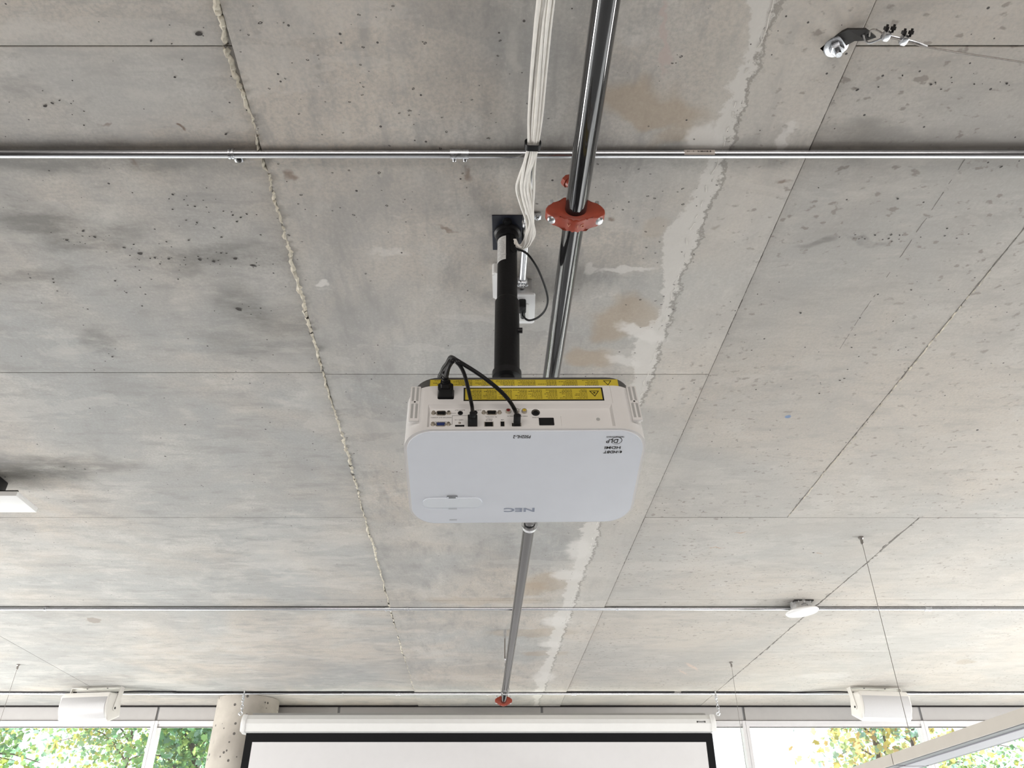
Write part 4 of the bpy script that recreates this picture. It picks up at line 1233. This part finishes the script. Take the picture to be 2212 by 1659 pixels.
oy = eb.y + 0.030
ob = thing('outlet_box', 'metal ceiling outlet box with a white cover behind the pole', 'outlet', (0.022, oy + 0.05, CEIL))
bm = B(); box(bm, (0.019, oy + 0.052, CEIL - 0.027), (0.062, 0.104, 0.054), bev=0.003); obj('steel_box', bm, M['boxsteel'], ob)
bm = B(); prism(bm, rrect(-0.0155, oy - 0.004, 0.0570, oy + 0.112, 0.006, 5), (0, 0, CEIL - 0.054), (1, 0, 0), (0, 1, 0), (0, 0, -1), 0.0, 0.0055, bev=0.002); cv = obj('cover_plate', bm, M['outlet'], ob)
rx = (0.0251, 1.5451, 2.84)[0]
bm = B(); prism(bm, rrect(rx - 0.017, oy + 0.030, rx + 0.017, oy + 0.100, 0.004, 4), (0, 0, CEIL - 0.0595), (1, 0, 0), (0, 1, 0), (0, 0, -1), 0.0, 0.0020, bev=0.0008, seg=1); obj('receptacle', bm, M['paper'], cv)
bm = B(); lathe(bm, (rx, oy + 0.016, CEIL - 0.0595), (0, 0, -1), [(0.0042, 0), (0.0036, 0.0015), (0.002, 0.002)], 12); obj('screw', bm, M['zinc'], cv)

wb = (-0.0476, 1.4668, 2.862); wc = (-0.0417, 1.5688, 2.862)
wbx = thing('ceiling_box', 'small white rounded box half hidden behind the black pole', 'box', (-0.033, wb[1] + 0.05, CEIL))
bm = B(); prism(bm, rrect(wb[0], wb[1], -0.0185, wc[1], 0.008, 6), (0, 0, CEIL), (1, 0, 0), (0, 1, 0), (0, 0, -1), 0.0, 0.038, bev=0.006, seg=4); obj('housing', bm, M['device'], wbx)
bm = B(); prism(bm, rrect(wb[0] - 0.0012, wb[1] - 0.0012, -0.0173, wc[1] + 0.0012, 0.008, 6), (0, 0, CEIL), (1, 0, 0), (0, 1, 0), (0, 0, -1), 0.0, 0.005); obj('back_plate', bm, M['outlet'], wbx)

# black cord from the outlet into the pole
lc = thing('looped_cord', 'thin black cord looping from the outlet into the pole', 'cord', (0.0245, 1.5218, 2.8))
pq = Vector((0.0239, 1.5482, 2.828))
bm = B(); box(bm, (rx, pq.y, CEIL - 0.0745), (0.019, 0.030, 0.026), bev=0.004); cyl(bm, (rx, pq.y + 0.004, CEIL - 0.080), (rx + 0.002, pq.y + 0.028, CEIL - 0.088), 0.0062, 10); obj('plug', bm, M['black'], lc)
bm = B(); tube(bm, smooth_path([(rx + 0.002, pq.y + 0.022, CEIL - 0.086), (0.0273, 1.5629, 2.805), (0.0408, 1.5647, 2.795), (0.0608, 1.5489, 2.79), (0.0778, 1.5216, 2.79), (0.0844, 1.487, 2.792), (0.0787, 1.4486, 2.797), (0.0623, 1.3974, 2.805), (0.0459, 1.3655, 2.813), (0.0312, 1.3509, 2.822), (0.0146, 1.3512, 2.832), (PX + 0.014, PY_ - 0.0165, CEIL - 0.070)], 8), 0.0026, 10); obj('cord', bm, M['rubber'], lc)

# bundle of white cables
cbn = thing('cable_bundle', 'bundle of white cables running along the ceiling into the pole', 'cables', (0.0422, 1.0746, 2.86))
base = [(0.0639, 0.6551, 2.85), (0.0566, 0.7677, 2.85), (0.0529, 0.8178, 2.85), (0.0483, 0.9088, 2.85), (0.0446, 0.9966, 2.846), (0.0416, 1.0615, 2.842), (0.0369, 1.1, 2.842), (0.0302, 1.1425, 2.842), (0.0289, 1.1804, 2.842), (0.0345, 1.2267, 2.842), (0.0413, 1.273, 2.84)]
rnd = random.Random(21)
spread_ = [1.0, 1.0, 1.0, 1.0, 0.95, 0.7, 0.95, 1.15, 1.35, 1.15, 1.0]
for i in range(9):
    ox = (i % 5 - 2) * 0.0060 + rnd.uniform(-0.001, 0.001)
    oz = -(i // 5) * 0.0052 + rnd.uniform(-0.001, 0.001) + 0.004
    cross = rnd.uniform(-1, 1)
    pts = []
    for k, (p, sp_) in enumerate(zip(base, spread_)):
        w = ox * sp_
        if k > 5:
            w = ox * sp_ * cos(cross * (k - 5) * 0.35) + 0.003 * sin(k * 1.3 + i)
        pts.append(Vector(p) + Vector((w, 0, oz + (0.002 * sin(k * 0.9 + i * 2) if k < 5 else 0))))
    end = Vector((PX + 0.0155 + 0.002 * (i % 3 - 1), PY_ - 0.0165, CEIL - 0.045 - 0.004 * (i % 4)))
    pts += [Vector((0.041, 1.3098, 2.838)) + Vector((ox * 0.7, 0, oz)), Vector((0.0331, 1.3329, 2.836)) + Vector((ox * 0.5, (i % 3) * 0.004, oz)), Vector((0.0167, 1.3486, 2.838)) + Vector((0, (i % 4) * 0.004, oz * 0.5)), end]
    bm = B(); tube(bm, smooth_path(pts, 6), 0.0032, 8); obj('cable', bm, M['cable'], cbn)
tc = Vector((0.0417, 1.0638, 2.842))
bm = B()
ol = rrect(-0.0175, -0.0095, 0.0150, 0.0115, 0.0085, 5)
il = rrect(-0.0162, -0.0082, 0.0137, 0.0102, 0.0075, 5)
ring_prism(bm, ol, il, tc, Vector((1, 0.05, 0)).normalized(), (0, 0, 1), Vector((-0.05, 1, 0)).normalized(), -0.007, 0.007)
tag(obj('cable_tie', bm, M['rubber'], cbn, angle=30), 'black wrap round the white cables')

# ------------------------------------------------------------------ wire rope anchor at the upper right
ac = Vector((0.5839, 0.8833, 2.893))
an = thing('rope_anchor', 'bent dark steel anchor plate with wire rope and two clamps', 'anchor', ac)
out = [((0.5564, 0.8877, 2.894), 0), ((0.5813, 0.9047, 2.894), 0), ((0.5986, 0.884, 2.894), 0), ((0.6095, 0.8668, 2.885), 0), ((0.6242, 0.8571, 2.872), 0), ((0.6339, 0.8441, 2.862), 0), ((0.6208, 0.8357, 2.864), 0), ((0.6153, 0.8344, 2.87), 0), ((0.59, 0.8443, 2.885), 0), ((0.5766, 0.861, 2.894), 0)]
bm = B()
lo = [bm.verts.new(p[0]) for p in out]; hi = [bm.verts.new((p[0][0], p[0][1], p[0][2] + 0.005)) for p in out]
quads = [(0, 1, 2, 9), (9, 2, 3, 8), (8, 3, 4, 7), (7, 4, 5, 6)]
for q in quads:
    bm.faces.new([lo[i] for i in q]); bm.faces.new([hi[i] for i in q][::-1])
for i in range(10):
    j = (i + 1) % 10
    bm.faces.new((lo[i], hi[i], hi[j], lo[j]))
br = obj('anchor_plate', bm, M['dark_steel'], an, smooth=False)
bm = B()
for p in ((0.6154, 0.8487, 2.8755), (0.6229, 0.8449, 2.8685)):
    cyl(bm, Vector(p) + Vector((0, 0, 0.0005)), Vector(p) + Vector((0, 0, -0.0007)), 0.0038, 12)
obj('plate_hole', bm, M['hole'], br)
bm = B(); lathe(bm, ac + Vector((0, 0, 0.002)), (0, 0, -1), [(0.0215, 0), (0.0215, 0.002), (0.0200, 0.0028), (0.012, 0.003)], 28); wsh = obj('washer', bm, M['zinc'], an)
bm = B(); lathe(bm, ac, (0, 0, -1), [(0.0125, 0.002), (0.0125, 0.012), (0.011, 0.0135), (0.006, 0.0138)], 6); cyl(bm, ac, ac + Vector((0, 0, -0.024)), 0.0056, 12); obj('anchor_nut', bm, M['zinc'], wsh)
r_ = [(0.6154, 0.8464, 2.872), (0.6166, 0.8495, 2.862), (0.6193, 0.8481, 2.852), (0.6259, 0.8427, 2.848), (0.634, 0.8361, 2.846), (0.6398, 0.8277, 2.844), (0.6557, 0.8286, 2.84), (0.6685, 0.8294, 2.836), (0.6898, 0.8315, 2.83), (0.708, 0.8353, 2.824)]
bm = B(); tube(bm, smooth_path(r_, 6), 0.0018, 8); rp = obj('rope_tail', bm, M['zinc'], an)
bm = B(); tube(bm, smooth_path([(0.6228, 0.8441, 2.866), (0.6168, 0.8291, 2.858), (0.62, 0.8226, 2.852), (0.6311, 0.8252, 2.848), (0.6398, 0.829, 2.842), (0.6556, 0.83, 2.837), (0.6683, 0.8309, 2.833), (0.69, 0.8338, 2.827), (0.7135, 0.8366, 2.822), (0.763, 0.8354, 2.805), (0.8542, 0.832, 2.775), (0.9941, 0.8285, 2.73)], 6), 0.0015, 8); obj('wire_rope', bm, M['wire'], an)
for p in (Vector((0.6391, 0.8273, 2.842)), Vector((0.6681, 0.8298, 2.834))):
    bm = B()
    box(bm, p, (0.012, 0.016, 0.014), Matrix.Rotation(radians(10), 3, 'Z'), bev=0.003)
    k = obj('rope_clamp', bm, M['zinc'], an)
    bm = B()
    for dx in (-0.003, 0.009):
        cyl(bm, p + Vector((dx, -0.004, 0.002)), p + Vector((dx + 0.002, -0.016, 0.008)), 0.0022, 8)
        lathe(bm, p + Vector((dx, -0.009, 0.003)), (0.05, -0.9, 0.35), [(0.0050, 0), (0.0050, 0.005)], 6)
    obj('clamp_bolt', bm, M['dark_steel'], k)

# ------------------------------------------------------------------ round white disc on a junction box
dp = Vector((1.498, 4.0801, 2.9))
ap = thing('ceiling_disc', 'round white disc device under a metal box beside the conduit', 'device', dp)
bm = B(); lathe(bm, (dp.x, dp.y + 0.03, CEIL + 0.001), (0, 0, -1), [(0.056, 0), (0.056, 0.045), (0.05, 0.047)], 8); jb = obj('junction_box', bm, M['boxsteel'], ap, smooth=False)
bm = B(); box(bm, (dp.x + 0.002, dp.y + 0.002, CEIL - 0.003), (0.10, 0.05, 0.006), bev=0.001); obj('bracket_plate', bm, M['dark_steel'], jb)
bm = B()
for dx in (-0.03, 0.0, 0.03):
    lathe(bm, (dp.x + dx, dp.y - 0.027, CEIL - 0.012), (0, -1, 0), [(0.004, 0), (0.004, 0.004)], 8)
tube(bm, smooth_path([(dp.x - 0.02, dp.y - 0.03, CEIL - 0.03), (dp.x, dp.y - 0.036, CEIL - 0.022), (dp.x + 0.022, dp.y - 0.03, CEIL - 0.042)], 4), 0.003, 6)
obj('box_screw', bm, M['zinc'], jb)
dz = (1.4998, 4.12, 2.8473)
bm = B(); lathe(bm, (dp.x, dp.y + 0.035, dz[2] + 0.016), (0.10, 0.02, -1), [(0.030, -0.012), (0.060, -0.002), (0.080, 0.002), (0.0845, 0.007), (0.0835, 0.012), (0.077, 0.018), (0.060, 0.0225), (0.030, 0.0255), (0, 0.0262)], 48); obj('disc', bm, M['device'], ap)

# ------------------------------------------------------------------ white panel at the left edge
fl, fr_ = (-1.7708, 2.62, 2.815), (-1.7778, 2.7662, 2.815)
wp = thing('hanging_panel', 'flat white panel on a black stem at the left edge', 'panel', (fl[0] - 0.2, fl[1] + 0.07, CEIL))
bm = B(); box(bm, (fl[0] - 0.30, (fl[1] + fr_[1]) / 2, CEIL - 0.085 + 0.009), (0.60, fr_[1] - fl[1], 0.018), bev=0.0015); obj('board', bm, M['device'], wp)
bm = B(); box(bm, (fl[0] - 0.30, fl[1] + 0.002, CEIL - 0.085 + 0.0195), (0.60, 0.006, 0.003)); obj('top_gasket', bm, M['gasket'], wp, smooth=False)
bm = B(); box(bm, (fl[0] - 0.165, fl[1] + 0.03, CEIL - 0.032), (0.14, 0.09, 0.068), bev=0.004); obj('stem', bm, M['black'], wp)

# ------------------------------------------------------------------ wall speakers hung from the ceiling
def speaker(name_label, cx, cy, cz, w, hh, yaw, tilt, bracket_y, group):
    m = Matrix.Translation((cx, cy, cz)) @ Matrix.Rotation(radians(yaw), 4, 'Z')
    t = thing('loudspeaker', name_label, 'speaker', matrix=m, group=group)
    T = Matrix.Rotation(radians(tilt), 4, 'X')
    prof = [(0.09, 0.082), (0.09, -0.070)] + [(-0.085 + 0.03 * ((k - 4) / 4) ** 2 * 1.4, -0.098 + 0.200 * k / 8) for k in range(9)]
    bm = B(); prism(bm, [(a, b) for a, b in prof], (-w / 2, 0, 0), (0, 1, 0), (0, 0, 1), (1, 0, 0), 0, w)
    es = [e for e in bm.edges if any(len(f.verts) > 6 for f in e.link_faces)]
    bmesh.ops.bevel(bm, geom=es, offset=0.016, segments=4, profile=0.5, affect='EDGES')
    bm.transform(T); sh = obj('cabinet', bm, M['speaker'], t, local=True)
    bm = B()
    gw = w - 0.026
    pr = [(-0.089 + 0.03 * ((k - 4) / 4) ** 2 * 1.4, -0.090 + 0.184 * k / 8) for k in range(9)]
    pr = pr + [(a + 0.012, b) for a, b in pr[::-1]]
    prism(bm, pr, (-gw / 2, 0, 0), (0, 1, 0), (0, 0, 1), (1, 0, 0), 0, gw, bev=0.002, seg=1)
    bm.transform(T); obj('grille', bm, M['grille'], t, local=True)
    top = CEIL - cz
    bm = B()
    hw = w / 2 + 0.004
    box(bm, (0, bracket_y, top - 0.003), (2 * hw, 0.052, 0.006), bev=0.001, seg=1)
    for s in (-1, 1):
        prism(bm, [(bracket_y - 0.026, top), (bracket_y + 0.026, top), (0.030, -0.010), (0.018, -0.024), (0.0, -0.024), (-0.012, -0.010)], (s * hw - 0.0025, 0, 0), (0, 1, 0), (0, 0, 1), (1, 0, 0), 0, 0.005)
    br = obj('bracket', bm, M['speaker'], t, local=True, smooth=False)
    bm = B()
    for dx in (-0.08, 0.08):
        lathe(bm, (dx, bracket_y - 0.012, top - 0.006), (0, 0, -1), [(0.006, 0), (0.006, 0.002), (0.003, 0.004)], 10)
    for s in (-1, 1):
        lathe(bm, (s * (hw + 0.0025), 0.008, -0.006), (s, 0, 0), [(0.008, -0.002), (0.008, 0.003), (0.004, 0.005)], 10)
    obj('bracket_screw', bm, M['dark_steel'], br, local=True)
    return t
SPK = 'white loudspeakers on ceiling brackets'
sl = (-3.0132, 6.02, 2.7433); sr = (2.6348, 6.02, 2.7526)
speaker('white loudspeaker at left, between the window and concrete column', sl[0], 6.05, sl[2] + 0.012, 0.375, 0.19, -9, 14, 0.045, SPK)
speaker('white loudspeaker at right, above the sloping pendant lamp', sr[0], 6.05, sr[2] + 0.012, 0.375, 0.19, 7, 14, 0.045, SPK)

def run_cable(label, pts):
    t = thing('speaker_cable', label, 'cable', pts[0])
    bm = B(); tube(bm, smooth_path(pts, 6), 0.0050, 6); obj('cable_jacket', bm, M['rubber'], t)
zc = CEIL - 0.0058
yk = y3 - 0.022
run_cable('black cable along the far conduit to the left speaker', [(sl[0] + 0.15, 6.10, CEIL - 0.03), (sl[0] + 0.30, 6.10, CEIL - 0.022), (sl[0] + 0.52, yk - 0.02, zc - 0.001), (sl[0] + 0.75, yk, zc), (0.0, yk, zc), (1.2, yk, zc)])
run_cable('black cable along the far conduit to the right speaker', [(sr[0] - 0.15, 6.10, CEIL - 0.03), (sr[0] - 0.30, 6.12, CEIL - 0.020), (sr[0] - 0.50, yk + 0.01, zc), (sr[0] - 0.7, yk, zc), (1.25, yk, zc)])
run_cable('black cable running from the right speaker to the right wall', [(sr[0] + 0.15, 6.10, CEIL - 0.03), (sr[0] + 0.35, yk, zc), (sr[0] + 0.9, yk, zc), (5.9, yk, zc)])
run_cable('black cable running from the left speaker to the left wall', [(sl[0] - 0.15, 6.10, CEIL - 0.03), (sl[0] - 0.35, yk, zc), (sl[0] - 0.9, yk, zc), (-5.9, yk, zc)])

# ------------------------------------------------------------------ projection screen
SY = 6.17
xa, xb = (-1.9355, 6.12, 2.6718)[0], (1.4558, 6.12, 2.6718)[0]
zt, zb = (-0.3529, 6.13, 2.7234)[2], (-0.3492, 6.13, 2.6119)[2]
cxs = (xa + xb) / 2
scr = thing('projection_screen', 'wide pull down projection screen with white case and black border', 'screen', (cxs, SY, zt))
hz = zt - zb
prof = [(0.055, 0.0), (-0.030, 0.0), (-0.052, -hz * 0.28), (-0.058, -hz * 0.55), (-0.048, -hz), (0.020, -hz - 0.006), (0.055, -hz - 0.004)]
bm = B(); prism(bm, prof, (xa + 0.03, SY, zt), (0, 1, 0), (0, 0, 1), (1, 0, 0), 0, xb - xa - 0.06); obj('case', bm, M['case'], scr, angle=20)
for x, s in ((xa, 1), (xb - 0.034, 1)):
    bm = B(); prism(bm, [(a * 1.10 - 0.002, b * 1.06 + 0.004) for a, b in prof], (x, SY, zt), (0, 1, 0), (0, 0, 1), (1, 0, 0), 0, 0.034)
    bmesh.ops.bevel(bm, geom=[e for e in bm.edges if any(len(f.verts) > 6 for f in e.link_faces)], offset=0.006, segments=3, profile=0.5, affect='EDGES')
    obj('end_cap', bm, M['device'], scr, angle=25)
bm = B(); box(bm, (cxs, SY + 0.040, zt + 0.011), (xb - xa - 0.10, 0.03, 0.026)); obj('rear_top_strip', bm, M['railgrey'], scr, smooth=False)  # grey strip along the top rear of the case
fa, fb = (-1.9012, 6.17, 2.5878)[0], (1.4317, 6.17, 2.5878)[0]
bm = B(); box(bm, ((fa + fb) / 2, SY, (zb + 0.3) / 2 + 0.02), (fb - fa, 0.002, zb - 0.3)); fab = obj('border', bm, M['mask'], scr, smooth=False)
ia, ib = (-1.8474, 6.168, 2.5478), (1.3798, 6.168, 2.5478)
bm = B(); box(bm, ((ia[0] + ib[0]) / 2, SY - 0.0015, (ia[2] + 0.42) / 2), (ib[0] - ia[0], 0.001, ia[2] - 0.42)); obj('viewing_fabric', bm, M['fabric'], scr, smooth=False)
bm = B(); cyl(bm, (fa - 0.03, SY, 0.32), (fb + 0.03, SY, 0.32), 0.016, 16); obj('bottom_bar', bm, M['railgrey'], scr)
# emblem plate on the case
eb_ = (1.3502, 6.114, 2.6707)
bm = B(); prism(bm, [(-0.031, 0.0085), (-0.012, 0.0058), (0.012, 0.0058), (0.031, 0.0085), (0.031, -0.0095), (0.012, -0.0068), (-0.012, -0.0068), (-0.031, -0.0095)], (eb_[0], SY - 0.0545, eb_[2]), (1, 0, 0), (0, 0, 1), (0, -1, 0), -0.002, 0.0025); em = tag(obj('emblem', bm, M['ink'], scr, smooth=False), 'black bow tie shaped emblem')
bm = B(); rnd = random.Random(6); x = -0.024
while x < 0.024:
    w = rnd.uniform(0.003, 0.006); box(bm, (eb_[0] + x + w / 2, SY - 0.0573, eb_[2]), (w, 0.0004, 0.0065)); x += w + 0.0016
o = obj('emblem_print', bm, M['railgrey'], em); o['kind'] = 'stuff'
# hooks
for x in ((-1.9659, 6.17, 2.8711)[0], (1.4934, 6.17, 2.8549)[0]):
    bm = B()
    zz = CEIL
    tube(bm, [(x, SY, CEIL + 0.002), (x, SY, CEIL - 0.045)], 0.0045, 8)
    lathe(bm, (x, SY, CEIL - 0.030), (0, 0, -1), [(0.005, 0), (0.010, 0.006), (0.010, 0.028), (0.005, 0.034)], 10)
    n = 4
    for k in range(n):
        zc_ = CEIL - 0.066 - k * 0.024
        loop = []
        for q in range(13):
            a = 2 * pi * q / 12
            d = Vector((cos(a) * 0.008, 0, 0)) if k % 2 == 0 else Vector((0, cos(a) * 0.008, 0))
            loop.append(Vector((x + 0.002 * k, SY, zc_ + sin(a) * 0.016)) + d)
        tube(bm, loop, 0.0032, 6, cap=False)
    tube(bm, smooth_path([(x + 0.006, SY, CEIL - 0.150), (x + 0.014, SY, CEIL - 0.158), (x + 0.010, SY, zt + 0.012), (x + 0.002, SY, zt + 0.002)], 4), 0.0036, 6)
    tube(bm, smooth_path([(x + 0.006, SY, CEIL - 0.150), (x - 0.012, SY, CEIL - 0.158), (x - 0.012, SY, zt + 0.012), (x, SY, zt + 0.002)], 4), 0.0036, 6)
    obj('hanging_chain', bm, M['zinc'], scr)

# ------------------------------------------------------------------ linear pendant lamps on thin wires
def pendant(label, x0, ya, yb, wires, ht=0.477, hb=0.438, wdt=0.141):
    ztop, zbot = 1.6 + ht, 1.6 + hb
    t = thing('linear_pendant', label, 'lamp', (jx(x0, (ya + yb) / 2), (ya + yb) / 2, zbot), 'linear pendant lamps on wires')
    def bar(xa_, xb_, z0, z1, y0, y1):
        bm = B(); pts = [(jx(xa_, y0), y0), (jx(xb_, y0), y0), (jx(xb_, y1), y1), (jx(xa_, y1), y1)]
        prism(bm, pts, (0, 0, 0), (1, 0, 0), (0, 1, 0), (0, 0, 1), z1, z0, bev=0.001, seg=1)
        return bm
    for y0, y1 in ((ya, 3.37), (3.376, yb)):
        b = bar(x0, x0 + wdt, zbot, ztop, y0, y1)
        hs = obj('housing', b, M['lamp'], t, smooth=False)
        obj('slot', bar(x0 + 0.006, x0 + 0.040, zbot - 0.002, zbot + 0.01, y0 + .004, y1 - .004), M['slot'], hs, smooth=False)
        obj('diffuser', bar(x0 + 0.041, x0 + 0.118, zbot - 0.005, zbot + 0.01, y0 + .004, y1 - .004), M['lens'], hs, smooth=False)
        obj('edge_strip', bar(x0 + 0.119, x0 + 0.139, zbot - 0.003, zbot + 0.01, y0 + .004, y1 - .004), M['slot'], hs, smooth=False)
    for wx, wy in wires:
        bm = B(); cyl(bm, (wx, wy, CEIL + 0.001), (wx, wy, ztop - 0.002), 0.0012, 6); lathe(bm, (wx, wy, CEIL), (0, 0, -1), [(0.011, 0), (0.011, 0.006), (0.006, 0.012), (0.006, 0.030), (0.003, 0.034)], 12)
        lathe(bm, (wx, wy, ztop - 0.002), (0, 0, 1), [(0.006, 0), (0.006, 0.02), (0.002, 0.03)], 10)
        obj('suspension_wire', bm, M['wire'], t)
w1, w2 = (1.4712, 3.216, 2.9), (1.4075, 5.3396, 2.9)
pendant('grey linear pendant lamp sloping across the lower right corner', 1.601, 0.9, 5.9, ((w1[0] + 0.012, w1[1]), (w2[0] + 0.012, w2[1])))
w3 = (-3.2304, 5.4002, 2.9)
pendant('linear pendant lamp at far left, only its thin wire shows', w3[0] - JS * w3[1] - 0.06, 4.2, 5.9, ((w3[0], w3[1]),))
